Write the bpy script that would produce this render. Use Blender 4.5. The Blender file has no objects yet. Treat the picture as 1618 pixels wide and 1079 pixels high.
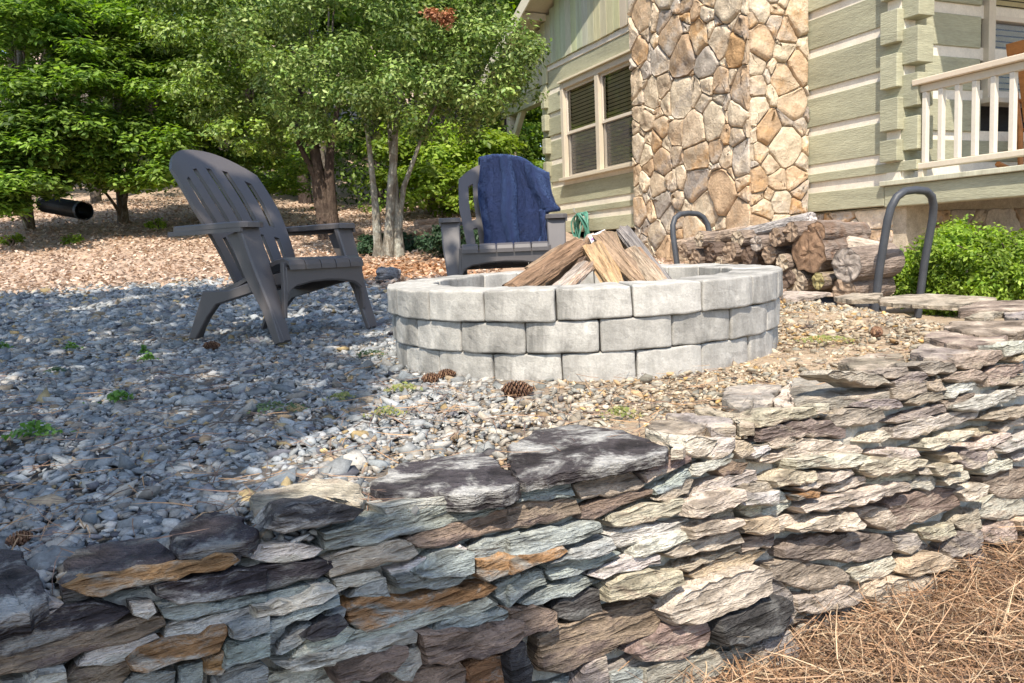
import bpy, bmesh, math, random
import numpy as np
from mathutils import Vector, Matrix, noise
R = math.radians
rnd = random.Random(7)
rng = np.random.default_rng(11)
sc = bpy.context.scene
C = sc.collection

# ---------------------------------------------------------------- camera, sky, sun, exposure
F = 1300.0                      # focal length in photo pixels (photo 1618 px wide)
HC = 0.375                      # eye height above the gravel
PITCH, ROLL = R(6.13), R(2.4)
cam = bpy.data.cameras.new('camera'); cob = bpy.data.objects.new('camera', cam); C.objects.link(cob)
cam.sensor_width = 36; cam.lens = 36*F/1618; cam.clip_start = .02; cam.clip_end = 500
CM = Matrix.Rotation(math.pi/2-PITCH, 3, 'X') @ Matrix.Rotation(-ROLL, 3, 'Z')
cob.matrix_world = Matrix.Translation((0, 0, HC)) @ CM.to_4x4()
sc.camera = cob

SUN_EL = R(54); SH = Vector((-.13, -.99, 0)).normalized()      # horizontal direction towards the sun
SUN = Vector((SH.x*math.cos(SUN_EL), SH.y*math.cos(SUN_EL), math.sin(SUN_EL)))
w = bpy.data.worlds.new('World'); sc.world = w; w.use_nodes = True
nt = w.node_tree; sky = nt.nodes.new('ShaderNodeTexSky'); sky.sky_type = 'NISHITA'; sky.sun_disc = False
sky.sun_elevation = SUN_EL; sky.sun_rotation = math.atan2(SH.x, SH.y)
nt.links.new(sky.outputs[0], nt.nodes['Background'].inputs[0]); nt.nodes['Background'].inputs[1].default_value = .15
sl = bpy.data.lights.new('sun', 'SUN'); sl.energy = 3.6; sl.angle = R(.5); sl.color = (1, .915, .79)
so = bpy.data.objects.new('sun', sl); C.objects.link(so)
so.rotation_euler = (-SUN).to_track_quat('-Z', 'Y').to_euler()
vs = sc.view_settings; vs.view_transform = 'Standard'; vs.look = 'None'; vs.exposure = 1.08; vs.gamma = 1
vs.use_curve_mapping = False

# ---------------------------------------------------------------- helpers
def ray(u, v):
    d = CM @ Vector(((u-809)/F, (539.5-v)/F, -1)); return d/d.y      # scaled so that y (depth) = 1
def at(u, v, y):
    d = ray(u, v); return Vector((d.x*y, d.y*y, HC+d.z*y))
def tag(o, label=None, cat=None, group=None, kind=None):
    if label: o['label'] = label
    if cat: o['category'] = cat
    if group: o['group'] = group
    if kind: o['kind'] = kind
    return o
def thing(name, label, cat, loc=(0, 0, 0), rz=0, group=None):
    o = bpy.data.objects.new(name, None); C.objects.link(o); o.empty_display_size = .1
    o.location = loc; o.rotation_euler = (0, 0, rz)
    return tag(o, label, cat, group)
class MB:
    """collects vertices / faces / two colours and links them as ONE mesh object"""
    def __init__(s): s.v = []; s.f = []; s.c = []; s.c2 = []; s.sm = None
    def add(s, vs, fs, col=(.5, .5, .5), col2=None):
        n = len(s.v); s.v += [tuple(p) for p in vs]; s.f += [tuple(i+n for i in f) for f in fs]
        s.c += [col]*len(vs); s.c2 += [col2 or tuple(x*.6 for x in col)]*len(vs); return s
    def build(s, name, mat, parent=None, smooth=False, org=None):
        v = s.v
        if org is not None: v = [(p[0]-org[0], p[1]-org[1], p[2]-org[2]) for p in v]
        me = bpy.data.meshes.new(name); me.from_pydata(v, [], s.f)
        for nm, cc in (('Col', s.c), ('Col2', s.c2)):
            a = me.color_attributes.new(nm, 'FLOAT_COLOR', 'POINT')
            a.data.foreach_set('color', np.c_[np.array(cc, 'f').reshape(-1, 3), np.ones(len(cc), 'f')].ravel())
        me.materials.append(mat)
        if smooth: me.polygons.foreach_set('use_smooth', [True]*len(me.polygons))
        elif s.sm: me.polygons.foreach_set('use_smooth', s.sm)
        me.update()
        o = bpy.data.objects.new(name, me); C.objects.link(o)
        if parent: o.parent = parent
        if org is not None: o.location = org
        return o
def np_mesh(name, V, Fc, col, mat, parent=None, smooth=False):
    """V (n,3), Fc (m,k) arrays, col (n,3)"""
    me = bpy.data.meshes.new(name); V = np.asarray(V, 'f'); Fc = np.asarray(Fc, 'i'); m, k = Fc.shape
    me.vertices.add(len(V)); me.vertices.foreach_set('co', V.ravel())
    me.loops.add(m*k); me.loops.foreach_set('vertex_index', Fc.ravel())
    me.polygons.add(m); me.polygons.foreach_set('loop_start', np.arange(m, dtype='i')*k)
    me.polygons.foreach_set('loop_total', np.full(m, k, 'i'))
    if smooth: me.polygons.foreach_set('use_smooth', np.ones(m, bool))
    a = me.color_attributes.new('Col', 'FLOAT_COLOR', 'POINT')
    a.data.foreach_set('color', np.c_[np.asarray(col, 'f'), np.ones(len(V), 'f')].ravel())
    me.materials.append(mat); me.update(calc_edges=True); me.validate()
    o = bpy.data.objects.new(name, me); C.objects.link(o)
    if parent: o.parent = parent
    return o
def basis(d):
    d = Vector(d).normalized(); a = Vector((0, 0, 1)) if abs(d.z) < .95 else Vector((1, 0, 0))
    x = d.cross(a).normalized(); return x, x.cross(d).normalized(), d
def tube(mb, pts, rad, n=8, col=(.3, .3, .3), col2=None, caps=True, wob=0, capcol=None):
    pts = [Vector(p) for p in pts]; vs = []; fs = []
    x = None
    for i, p in enumerate(pts):
        d = (pts[min(i+1, len(pts)-1)]-pts[max(i-1, 0)]).normalized()
        if x is None: x = basis(d)[0]
        x = (x-d*x.dot(d)).normalized(); y = x.cross(d); r = rad[i] if hasattr(rad, '__len__') else rad
        for k in range(n):
            a = 2*math.pi*k/n; rr = r*(1+(wob*noise.noise(p*9+Vector((math.cos(a), math.sin(a), 0))*2.3) if wob else 0))
            vs.append(p+x*math.cos(a)*rr+y*math.sin(a)*rr)
    for i in range(len(pts)-1):
        for k in range(n):
            a, b = i*n+k, i*n+(k+1) % n; fs.append((a, a+n, b+n, b))
    mb.add(vs, fs, col, col2)
    if caps:
        m = len(pts)-1
        mb.add(vs[:n], [tuple(range(n))], capcol or col, col2)
        mb.add(vs[m*n:], [tuple(reversed(range(n)))], capcol or col, col2)
def rbox(hx, hy, hz, r, nx=2, ny=2, nz=2, jit=0, seed=0):
    """rounded box centred on the origin; surface grid with edge rows near the rounding"""
    def ax(h, n):
        r_ = min(r, h*.95); return [-h, -h+r_*.45, -h+r_]+[-h+r_+(2*h-2*r_)*i/n for i in range(1, n)]+[h-r_, h-r_*.45, h]
    X, Y, Z = ax(hx, nx), ax(hy, ny), ax(hz, nz); idx = {}; vs = []; fs = []
    def vert(i, j, k):
        if (i, j, k) not in idx:
            p = Vector((X[i], Y[j], Z[k])); q = Vector([max(-h+min(r, h*.95), min(h-min(r, h*.95), c)) for h, c in zip((hx, hy, hz), p)])
            d = p-q
            if d.length > 1e-9: p = q+d.normalized()*min(r, min(hx, hy, hz)*.95)
            if jit: p = p+noise.noise_vector(p*14+Vector((seed*3.7, seed*1.3, seed)))*jit
            idx[(i, j, k)] = len(vs); vs.append(p)
        return idx[(i, j, k)]
    a, b, c = len(X)-1, len(Y)-1, len(Z)-1
    for i in range(a):
        for j in range(b):
            fs.append((vert(i, j, 0), vert(i, j+1, 0), vert(i+1, j+1, 0), vert(i+1, j, 0)))
            fs.append((vert(i, j, c), vert(i+1, j, c), vert(i+1, j+1, c), vert(i, j+1, c)))
    for i in range(a):
        for k in range(c):
            fs.append((vert(i, 0, k), vert(i+1, 0, k), vert(i+1, 0, k+1), vert(i, 0, k+1)))
            fs.append((vert(i, b, k), vert(i, b, k+1), vert(i+1, b, k+1), vert(i+1, b, k)))
    for j in range(b):
        for k in range(c):
            fs.append((vert(0, j, k), vert(0, j, k+1), vert(0, j+1, k+1), vert(0, j+1, k)))
            fs.append((vert(a, j, k), vert(a, j+1, k), vert(a, j+1, k+1), vert(a, j, k+1)))
    return vs, fs
def box(mb, o, ex, ey, ez, col, col2=None):
    """box from corner o along three edge vectors"""
    o, ex, ey, ez = Vector(o), Vector(ex), Vector(ey), Vector(ez)
    vs = [o+ex*i+ey*j+ez*k for k in (0, 1) for j in (0, 1) for i in (0, 1)]
    fs = [(0, 2, 3, 1), (4, 5, 7, 6), (0, 1, 5, 4), (2, 6, 7, 3), (0, 4, 6, 2), (1, 3, 7, 5)]
    if ex.cross(ey).dot(ez) < 0: fs = [tuple(reversed(f)) for f in fs]
    mb.add(vs, fs, col, col2)
def beam(mb, o, ex, ey, ez, col, col2=None, r=.008):
    """box with rounded edges"""
    ex, ey, ez = Vector(ex), Vector(ey), Vector(ez); h = (ex.length/2, ey.length/2, ez.length/2)
    vs, fs = rbox(*h, min(r, min(h)*.6), 1, 1, 1); c = Vector(o)+(ex+ey+ez)/2; x, y, z = ex.normalized(), ey.normalized(), ez.normalized()
    if x.cross(y).dot(z) < 0: fs = [tuple(reversed(f)) for f in fs]
    mb.add([c+x*p.x+y*p.y+z*p.z for p in vs], fs, col, col2)
def in_poly(x, y, P):
    c = False; n = len(P); j = n-1
    for i in range(n):
        if (P[i][1] > y) != (P[j][1] > y) and x < (P[j][0]-P[i][0])*(y-P[i][1])/(P[j][1]-P[i][1])+P[i][0]: c = not c
        j = i
    return c
def area(P): return .5*sum(P[i-1][0]*P[i][1]-P[i][0]*P[i-1][1] for i in range(len(P)))
def dens(P, seg, jit, rn):
    """densify a 2D polygon and roughen its outline (wears corners a little)"""
    out = []; n = len(P)
    for i in range(n):
        a, b = P[i], P[(i+1) % n]; L = math.hypot(b[0]-a[0], b[1]-a[1]); k = max(1, int(round(L/seg)))
        nx, ny = -(b[1]-a[1])/(L+1e-9), (b[0]-a[0])/(L+1e-9)
        p = P[i-1]; q = b
        out.append((a[0]*.94+.03*(p[0]+q[0]), a[1]*.94+.03*(p[1]+q[1])) if k > 1 else a)
        for j in range(1, k):
            t = j/k; e = rn.uniform(-jit, jit); out.append((a[0]+(b[0]-a[0])*t+nx*e, a[1]+(b[1]-a[1])*t+ny*e))
    return out
def inset(P, d):
    n = len(P); out = []; s = 1 if area(P) > 0 else -1
    for i in range(n):
        a, b, c = P[i-1], P[i], P[(i+1) % n]
        n1 = Vector((-(b[1]-a[1]), b[0]-a[0])); n2 = Vector((-(c[1]-b[1]), c[0]-b[0]))
        if n1.length: n1.normalize()
        if n2.length: n2.normalize()
        m = n1+n2; m = m.normalized() if m.length > .2 else n1
        out.append((b[0]+m.x*d*s, b[1]+m.y*d*s))
    return out
def stone_mesh(P, frame, back, front, ch, col, col2, rn, rough=.006, lift=0, lam=0):
    """P: 2D outline in the frame (O, X, Y, N). A rock slab: rough edge, chamfer, uneven face."""
    O, X, Y, N = frame
    if area(P) < 0: P = P[::-1]
    cx = sum(p[0] for p in P)/len(P); cy = sum(p[1] for p in P)/len(P); n = len(P)
    sd = rn.uniform(0, 99); size = math.sqrt(abs(area(P))); nf = min(21, 2.6/size)
    def pt(p, h, j): 
        q = O+X*p[0]+Y*p[1]; nn = noise.noise(q*nf+Vector((sd, 0, 0)))+.45*noise.noise(q*nf*2.6)
        if lam and j: nn = .55*nn+.55*round(2.0*noise.noise(Vector((q.x*4, q.y*4, q.z*42+sd))))/2.0
        return q+N*(h+nn*j)
    p1 = inset(P, ch*.35); p2 = inset(P, ch); 
    sh = lambda k: [(cx+(p[0]-cx)*k, cy+(p[1]-cy)*k) for p in p2]
    rings = [[pt(p, -back, 0) for p in P], [pt(p, front*.35, rough*.6) for p in P], [pt(p, front*.85, rough) for p in p1],
             [pt(p, front+lift*(p[1]-cy), rough*1.6) for p in p2], *[[pt(p, front*(1.1-.1*k)+lift*(p[1]-cy), rough*1.8) for p in sh(k)] for k in (.74, .45, .2)]]
    vs = [v for r in rings for v in r]+[pt((cx, cy), front*1.1, rough*1.8)]; fs = []
    for k in range(6):
        for i in range(n):
            j = (i+1) % n; fs.append((k*n+i, k*n+j, (k+1)*n+j, (k+1)*n+i))
    for i in range(n): fs.append((6*n+i, 6*n+(i+1) % n, 7*n))
    fs.append(tuple(reversed(range(n))))
    m = MB().add(vs, fs, col, col2); m.sm = [False]*(3*n)+[not lam]*(4*n)+[False]; return m

# ---------------------------------------------------------------- materials
def newmat(name):
    m = bpy.data.materials.new(name); m.use_nodes = True; t = m.node_tree; b = t.nodes['Principled BSDF']; return m, t, b
def nd(t, ty, **kw):
    n = t.nodes.new(ty)
    for k, v in kw.items():
        if k in n.inputs.keys() if isinstance(k, str) else False: n.inputs[k].default_value = v
        else: setattr(n, k, v)
    return n
def noise_n(t, scale, detail=4, rough=.6, stretch=None, dist=0):
    tc = nd(t, 'ShaderNodeTexCoord'); n = nd(t, 'ShaderNodeTexNoise'); n.inputs['Scale'].default_value = scale
    n.inputs['Detail'].default_value = detail; n.inputs['Roughness'].default_value = rough; n.inputs['Distortion'].default_value = dist
    if stretch:
        mp = nd(t, 'ShaderNodeMapping'); mp.inputs['Scale'].default_value = stretch
        t.links.new(tc.outputs['Object'], mp.inputs[0]); t.links.new(mp.outputs[0], n.inputs['Vector'])
    else: t.links.new(tc.outputs['Object'], n.inputs['Vector'])
    return n
def ramp(t, src, a, b, ca=(0, 0, 0, 1), cb=(1, 1, 1, 1)):
    r = nd(t, 'ShaderNodeValToRGB'); e = r.color_ramp.elements; e[0].position = a; e[1].position = b; e[0].color = ca; e[1].color = cb
    t.links.new(src, r.inputs[0]); return r
def mix(t, fac, a, b, mode='MIX'):
    m = nd(t, 'ShaderNodeMix'); m.data_type = 'RGBA'; m.blend_type = mode
    for s, x in ((0, fac), (6, a), (7, b)):
        if hasattr(x, 'is_linked') or hasattr(x, 'node'): t.links.new(x, m.inputs[s])
        else: m.inputs[s].default_value = x if s == 0 else (*x, 1) if len(x) == 3 else x
    return m.outputs[2]
def attr(t, nm):
    a = nd(t, 'ShaderNodeAttribute'); a.attribute_name = nm; return a.outputs['Color']
def bump(t, b, src, strength, dist):
    n = nd(t, 'ShaderNodeBump'); n.inputs['Strength'].default_value = strength; n.inputs['Distance'].default_value = dist
    t.links.new(src, n.inputs['Height']); t.links.new(n.outputs[0], b.inputs['Normal'])
def vmat(name, rough=.8, s1=8, amp=.35, s2=60, bstr=.5, bdist=.01, two=None, stretch=None, spec=.3, lichen=None, stretch2=None, crack=None):
    """colour from the 'Col' attribute, varied by two noises; 'two' = blend with Col2 in patches"""
    m, t, b = newmat(name); c = attr(t, 'Col')
    if two:
        n0 = noise_n(t, two[0], 6, .7, stretch2, .5); r0 = ramp(t, n0.outputs[0], two[1]-two[2], two[1]+two[2])
        c = mix(t, r0.outputs[0], c, attr(t, 'Col2'))
    n1 = noise_n(t, s1, 6, .65, stretch); r1 = ramp(t, n1.outputs[0], .25, .75, (1-amp,)*3+(1,), (1+amp,)*3+(1,))
    n2 = noise_n(t, s2, 3, .7, stretch); r2 = ramp(t, n2.outputs[0], .25, .75, (1-amp*.7,)*3+(1,), (1+amp*.7,)*3+(1,))
    c = mix(t, 1, c, r1.outputs[0], 'MULTIPLY'); c = mix(t, 1, c, r2.outputs[0], 'MULTIPLY')
    if lichen:
        n3 = noise_n(t, lichen[0], 8, .75); r3 = ramp(t, n3.outputs[0], lichen[1], lichen[1]+.06); c = mix(t, r3.outputs[0], c, lichen[2])
    n4 = None
    if crack:                                                        # thin dirty splits between the layers
        n4 = noise_n(t, crack[0], 3, .6, crack[1], .3); r4 = ramp(t, n4.outputs[0], .38, .45, (.5, .49, .48, 1)); c = mix(t, 1, c, r4.outputs[0], 'MULTIPLY')
    t.links.new(c, b.inputs['Base Color']); b.inputs['Roughness'].default_value = rough; b.inputs['Specular IOR Level'].default_value = spec
    if bstr:
        ad = nd(t, 'ShaderNodeMath'); ad.operation = 'ADD'; t.links.new(n1.outputs[0], ad.inputs[0]); t.links.new(n2.outputs[0], ad.inputs[1])
        if n4:
            a2 = nd(t, 'ShaderNodeMath'); a2.operation = 'MULTIPLY_ADD'; a2.inputs[1].default_value = .8; t.links.new(r4.outputs[0], a2.inputs[0]); t.links.new(ad.outputs[0], a2.inputs[2]); ad = a2
        bump(t, b, ad.outputs[0], bstr, bdist)
    return m
def leafmat(name, trans=.35, rough=.45):
    m, t, b = newmat(name); c = attr(t, 'Col'); t.links.new(c, b.inputs['Base Color']); b.inputs['Roughness'].default_value = rough
    b.inputs['Specular IOR Level'].default_value = .22
    tr = nd(t, 'ShaderNodeBsdfTranslucent'); hs = nd(t, 'ShaderNodeHueSaturation'); hs.inputs['Saturation'].default_value = 1.15; hs.inputs['Value'].default_value = 1.5
    t.links.new(c, hs.inputs['Color']); t.links.new(hs.outputs[0], tr.inputs[0])
    mx = nd(t, 'ShaderNodeMixShader'); mx.inputs[0].default_value = trans
    t.links.new(b.outputs[0], mx.inputs[1]); t.links.new(tr.outputs[0], mx.inputs[2]); t.links.new(mx.outputs[0], t.nodes['Material Output'].inputs[0])
    return m
M = dict(
    rock=vmat('ledge_rock', .88, 9, .42, 42, .95, .016, two=(7, .53, .05), stretch=(1, 1, 4.5), stretch2=(1, 1, 2.6), lichen=(26, .66, (.46, .45, .41)), spec=.15, crack=(6, (1, 1, 9))),
    mortar=vmat('mortar', .95, 14, .3, 90, .8, .01),
    field=vmat('chimney_stone', .88, 6, .3, 38, .8, .014, two=(3.6, .56, .1), spec=.15),
    concrete=vmat('cast_concrete', .92, 11, .18, 150, .45, .004, two=(8, .51, .14), stretch2=(1, 1, .3), spec=.15, lichen=(16, .69, (.12, .115, .105))),
    gravel=vmat('gravel_stone', .9, 60, .3, 220, 0, 0, spec=.15),
    ground=vmat('ground_soil', .95, 3, .3, 70, .8, .02),
    litter=leafmat('dead_leaf', .15, .7),
    needle=vmat('pine_needle', .7, 20, .2, 80, 0, 0),
    leaf=leafmat('green_leaf', .42),
    leaf2=leafmat('glossy_leaf', .25, .4),
    endgrain=vmat('end_grain', .9, 14, .3, 90, .5, .004, two=(16, .56, .08), spec=.1),
    bark=vmat('bark', .9, 12, .45, 50, 1, .025, two=(6, .55, .1), stretch=(1, 1, .25), spec=.1),
    wood=vmat('split_wood', .9, 30, .6, 110, 1, .02, two=(12, .52, .08), stretch=(1, 1, .1), stretch2=(1, 1, .15), spec=.15),
    sage=vmat('sage_paint', .8, 3.5, .24, 45, .7, .008, two=(2.2, .66, .1), stretch=(.35, .35, 2.5), stretch2=(.5, .5, 3)),
    batten=vmat('sage_board', .8, 3.5, .22, 45, .4, .004, two=(2.2, .64, .1), stretch=(3, 3, .25), stretch2=(3, 3, .4)),
    chink=vmat('chinking', .9, 6, .14, 60, .5, .004),
    trim=vmat('beige_trim', .6, 4, .08, 40, .15, .002),
    plastic=vmat('taupe_plastic', .42, 5, .10, 160, .12, .001, spec=.45),
    black=vmat('black_steel', .5, 12, .2, 90, .15, .001, spec=.4),
    rubber=vmat('hose_rubber', .5, 12, .2, 90, .15, .001),
    roof=vmat('roof_shingle', .9, 8, .3, 60, .5, .01),
    blind=vmat('blind_slat', .6, 5, .1, 40, 0, 0),
    stain=vmat('stained_wood', .5, 6, .25, 40, .2, .003, stretch=(1, 1, 3)),
    paper=vmat('paper_label', .6, 5, .05, 40, 0, 0),
)
m, t, b = newmat('window_glass'); g = nd(t, 'ShaderNodeBsdfGlossy'); g.inputs['Roughness'].default_value = .02
tr = nd(t, 'ShaderNodeBsdfTransparent'); tr.inputs[0].default_value = (.94, .95, .92, 1)
fr = nd(t, 'ShaderNodeFresnel'); fr.inputs[0].default_value = 1.6; mx = nd(t, 'ShaderNodeMixShader')
mth = nd(t, 'ShaderNodeMath'); mth.operation = 'MULTIPLY_ADD'; mth.inputs[1].default_value = 1.1; mth.inputs[2].default_value = .06
t.links.new(fr.outputs[0], mth.inputs[0]); t.links.new(mth.outputs[0], mx.inputs[0]); t.links.new(tr.outputs[0], mx.inputs[1]); t.links.new(g.outputs[0], mx.inputs[2])
t.links.new(mx.outputs[0], t.nodes['Material Output'].inputs[0]); M['glass'] = m
m, t, b = newmat('insect_screen'); d = nd(t, 'ShaderNodeBsdfDiffuse'); d.inputs[0].default_value = (.16, .15, .15, 1); tr = nd(t, 'ShaderNodeBsdfTransparent')
mx = nd(t, 'ShaderNodeMixShader'); mx.inputs[0].default_value = .32; t.links.new(tr.outputs[0], mx.inputs[1]); t.links.new(d.outputs[0], mx.inputs[2])
t.links.new(mx.outputs[0], t.nodes['Material Output'].inputs[0]); M['screen'] = m
m, t, b = newmat('plush_fleece'); n1 = noise_n(t, 14, 5, .7); n2 = noise_n(t, 130, 4, .8)
c = mix(t, ramp(t, n1.outputs[0], .35, .7).outputs[0], (.0006, .0026, .013), (.002, .009, .044)); c = mix(t, ramp(t, n2.outputs[0], .3, .7).outputs[0], c, (.004, .016, .075)); t.links.new(c, b.inputs['Base Color'])
b.inputs['Roughness'].default_value = .9; b.inputs['Sheen Weight'].default_value = .4; b.inputs['Sheen Tint'].default_value = (.25, .45, 1, 1); b.inputs['Sheen Roughness'].default_value = .35
bump(t, b, n2.outputs[0], .8, .01); M['fleece'] = m

# ---------------------------------------------------------------- the lie of the land
def sst(a, b, x):
    t = np.clip((x-a)/(b-a), 0, 1); return t*t*(3-2*t)
WALL = [(-2.6, -.58), (-1.7, .08), (-.9, .70), (-.6, .94), (-.28, 1.16), (.03, 1.35), (.33, 1.51), (.68, 1.75), (1.10, 2.0), (1.52, 2.25), (2.2, 2.67), (3.0, 3.03), (4.2, 3.45)]
def catmull(P, k=10):
    out = []; Q = [Vector(p) for p in P]; Q = [Q[0]*2-Q[1]]+Q+[Q[-1]*2-Q[-2]]
    for i in range(1, len(Q)-2):
        for j in range(k):
            t = j/k; a, b_, c_, d_ = Q[i-1:i+3]
            out.append(.5*((2*b_)+(c_-a)*t+(2*a-5*b_+4*c_-d_)*t*t+(3*b_-a-3*c_+d_)*t**3))
    return out+[Q[-2]]
WC = catmull(WALL); WA = np.array([tuple(p) for p in WC])
WS = np.r_[0, np.cumsum(np.hypot(*np.diff(WA, axis=0).T))]          # arc length along the wall
def wall_y(x): return np.interp(x, WA[:, 0], WA[:, 1])
def zup(x, y):
    x = np.asarray(x, float); y = np.asarray(y, float)
    b = .02*(y-2.33)+.008*(x-.26)
    a = 1-sst(-.3, 2.2, x)*.75
    s = lambda y0, k: k*np.sqrt(np.maximum(y-y0, 0)**2+.15)-k*np.sqrt(.15)
    b = b+(s(4.8, .05)+s(8, .075)+.05*np.maximum(y-8, 0)*sst(2, 7, -x))*a
    b = b+np.maximum(np.minimum(y, 60)-19, 0)*.14*a*(1-sst(1, 6, x))
    b = b+.045*sst(.7, 1.3, x-.12*(y-2.2))*(1-sst(3.2, 5.2, y))
    e = sst(1.5, 1.75, x)*(1-sst(6, 9, y)); return b*(1-e)+(-.1)*e          # planting bed right of the patio
def zlow(x, y):
    x = np.asarray(x, float); y = np.asarray(y, float); return -.43-.03*np.clip(x, -3, 4)-.03*np.clip(y-1.5, -6, 3)*0
def zgrd(x, y):
    front = np.asarray(y) < wall_y(x)+.08
    return np.where(front, zlow(x, y), zup(x, y))
def zu(x, y): return float(zup(x, y))
# ---------------------------------------------------------------- ground
def axis(fine0, fine1, step, lo, hi):
    a = [fine0]; 
    while a[-1] < fine1: a.append(a[-1]+step)
    s = step
    while a[-1] < hi: s *= 1.22; a.append(a[-1]+s)
    s = step; L = []; x = fine0
    while x > lo: s *= 1.22; x -= s; L.append(x)
    return np.array(L[::-1]+a)
gx = axis(-2.6, 2.6, .045, -150, 150); gy = axis(.4, 5.4, .045, -60, 200)
X, Y = np.meshgrid(gx, gy); Z = zgrd(X, Y)
Z = Z+np.where(np.abs(X) < 20, .006*np.sin(X*7.1+Y*3.3)+.006*np.sin(Y*8.7-X*2.1), 0)-.008
V = np.c_[X.ravel(), Y.ravel(), Z.ravel()]; nx_, ny_ = len(gx), len(gy)
I = (np.arange(ny_-1)[:, None]*nx_+np.arange(nx_-1)).ravel(); Fq = np.c_[I, I+1, I+nx_+1, I+nx_]
x, y = V[:, 0], V[:, 1]; soil = np.array([.13, .115, .10])+np.array([.24, .165, .09])*sst(-.4, .5, x-.1*(y-2))[:, None]; litter = np.array([.42, .31, .23]); straw = np.array([.30, .17, .08]); mulch = np.array([.31, .19, .11])  # soil sandier to the right, the sunlit zone's pale warmth painted in
edge = 7.6+.35*np.sin(x*1.3)+.2*np.sin(x*3.7)-1.1*sst(-1.6, -.8, x)
k = sst(-.5, .6, y-edge)[:, None]; col = soil*(1-k)+litter*k
md = np.exp(-(((x+1.2)/1.3)**2+((y-8.2)/1.1)**2))[:, None]; col = col*(1-md)+mulch*md
fr_ = (y < wall_y(x)+.08)[:, None]; col = np.where(fr_, straw*.6, col)
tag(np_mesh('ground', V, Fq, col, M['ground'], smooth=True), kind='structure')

# ---------------------------------------------------------------- gravel, leaf litter, pine straw
RC = Vector((.262, 3.03)); RR = .70                                   # fire ring centre and radius
def ico():
    bm = bmesh.new(); bmesh.ops.create_icosphere(bm, subdivisions=1, radius=1); bm.verts.ensure_lookup_table()
    v = np.array([tuple(p.co) for p in bm.verts]); f = np.array([[q.index for q in p.verts] for p in bm.faces]); bm.free(); return v, f
IV, IF = ico()
def rotm(n, tilt):
    a = rng.uniform(0, 2*np.pi, n); b_ = rng.normal(0, tilt, n); c_ = rng.normal(0, tilt, n)
    ca, sa, cb, sb, cc, s_ = np.cos(a), np.sin(a), np.cos(b_), np.sin(b_), np.cos(c_), np.sin(c_)
    z, o = np.zeros(n), np.ones(n)
    Rz = np.array([[ca, -sa, z], [sa, ca, z], [z, z, o]]).transpose(2, 0, 1); Rx = np.array([[o, z, z], [z, cb, -sb], [z, sb, cb]]).transpose(2, 0, 1)
    Ry = np.array([[cc, z, s_], [z, o, z], [-s_, z, cc]]).transpose(2, 0, 1); return Rz @ Rx @ Ry
def pebbles(P, size, cols, flat=(.28, .6)):
    n = len(P); k = len(IV)
    if True:   # low poly: jitter an icosahedron per stone
        t_ = (1+5**.5)/2; B = np.array([(-1, t_, 0), (1, t_, 0), (-1, -t_, 0), (1, -t_, 0), (0, -1, t_), (0, 1, t_), (0, -1, -t_), (0, 1, -t_), (t_, 0, -1), (t_, 0, 1), (-t_, 0, -1), (-t_, 0, 1)])/1.9
        Fb = np.array([(0, 11, 5), (0, 5, 1), (0, 1, 7), (0, 7, 10), (0, 10, 11), (1, 5, 9), (5, 11, 4), (11, 10, 2), (10, 7, 6), (7, 1, 8), (3, 9, 4), (3, 4, 2), (3, 2, 6), (3, 6, 8), (3, 8, 9), (4, 9, 5), (2, 4, 11), (6, 2, 10), (8, 6, 7), (9, 8, 1)])
    V = B[None]*(1+rng.normal(0, .30, (n, 12, 1)))
    s = np.c_[size*rng.uniform(.8, 1.45, n), size*rng.uniform(.6, 1, n), size*rng.uniform(*flat, n)]
    V = V*s[:, None, :]; V = np.einsum('nij,nkj->nki', rotm(n, .38), V)+P[:, None, :]
    Fc = (Fb[None]+(np.arange(n)*12)[:, None, None]).reshape(-1, 3); return V.reshape(-1, 3), Fc, np.repeat(cols, 12, 0)
GP = []; GS = []
for (y0, y1, x0, x1, dn, sz) in ((.55, 2.3, -1.7, 1.7, 6600, .0074), (2.3, 4.2, -3, 1.75, 4300, .0086), (4.2, 6, -4.6, 1.8, 1700, .0145), (6, 8.3, -6.6, -.2, 800, .019)):
    n = int((y1-y0)*(x1-x0)*dn); p = np.c_[rng.uniform(x0, x1, n), rng.uniform(y0, y1, n)]
    e = 7.6+.35*np.sin(p[:, 0]*1.3)+.2*np.sin(p[:, 0]*3.7)-1.1*sst(-1.6, -.8, p[:, 0])
    ok = (p[:, 1] > wall_y(p[:, 0])+.02) & (np.abs(p[:, 0]) < .78*p[:, 1]+.35) & (np.hypot(p[:, 0]-RC.x, p[:, 1]-RC.y) > RR-.03) & (p[:, 1] < e+rng.normal(0, .25, n)) & (p[:, 0] < 1.5) & ((p[:, 0] < .6) | (p[:, 1] < 4.25))
    bare = np.sin(p[:, 0]*2.7+1.1)*np.sin(p[:, 1]*2.1+.4)+.6*np.sin(p[:, 0]*6.1+p[:, 1]*5.3)          # thinner, sandier spots
    ok &= (bare < .75) | (rng.uniform(0, 1, n) < .45); ok &= (rng.uniform(0, 1, n) > .38*sst(-.4, .4, p[:, 0]-.1*(p[:, 1]-2)))
    p = p[ok]; GP.append(p); GS.append(sz*np.exp(rng.normal(0, .5, len(p))))
GP = np.vstack(GP); GS = np.clip(np.concatenate(GS), .005, .042)
pal = np.array([(.33, .345, .35), (.385, .40, .40), (.255, .28, .295), (.44, .43, .41), (.50, .48, .44), (.36, .33, .29), (.42, .33, .23), (.5, .38, .2), (.16, .16, .18)])
warm = sst(-.5, .5, GP[:, 0]-.1*(GP[:, 1]-2))                          # sandier gravel to the right, the sunlit zone's warm tone put into its colour
pr = np.array([.24, .2, .18, .12, .08, .07, .04, .02, .05]); pw = np.array([.08, .12, .05, .2, .24, .13, .11, .05, .02])
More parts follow.
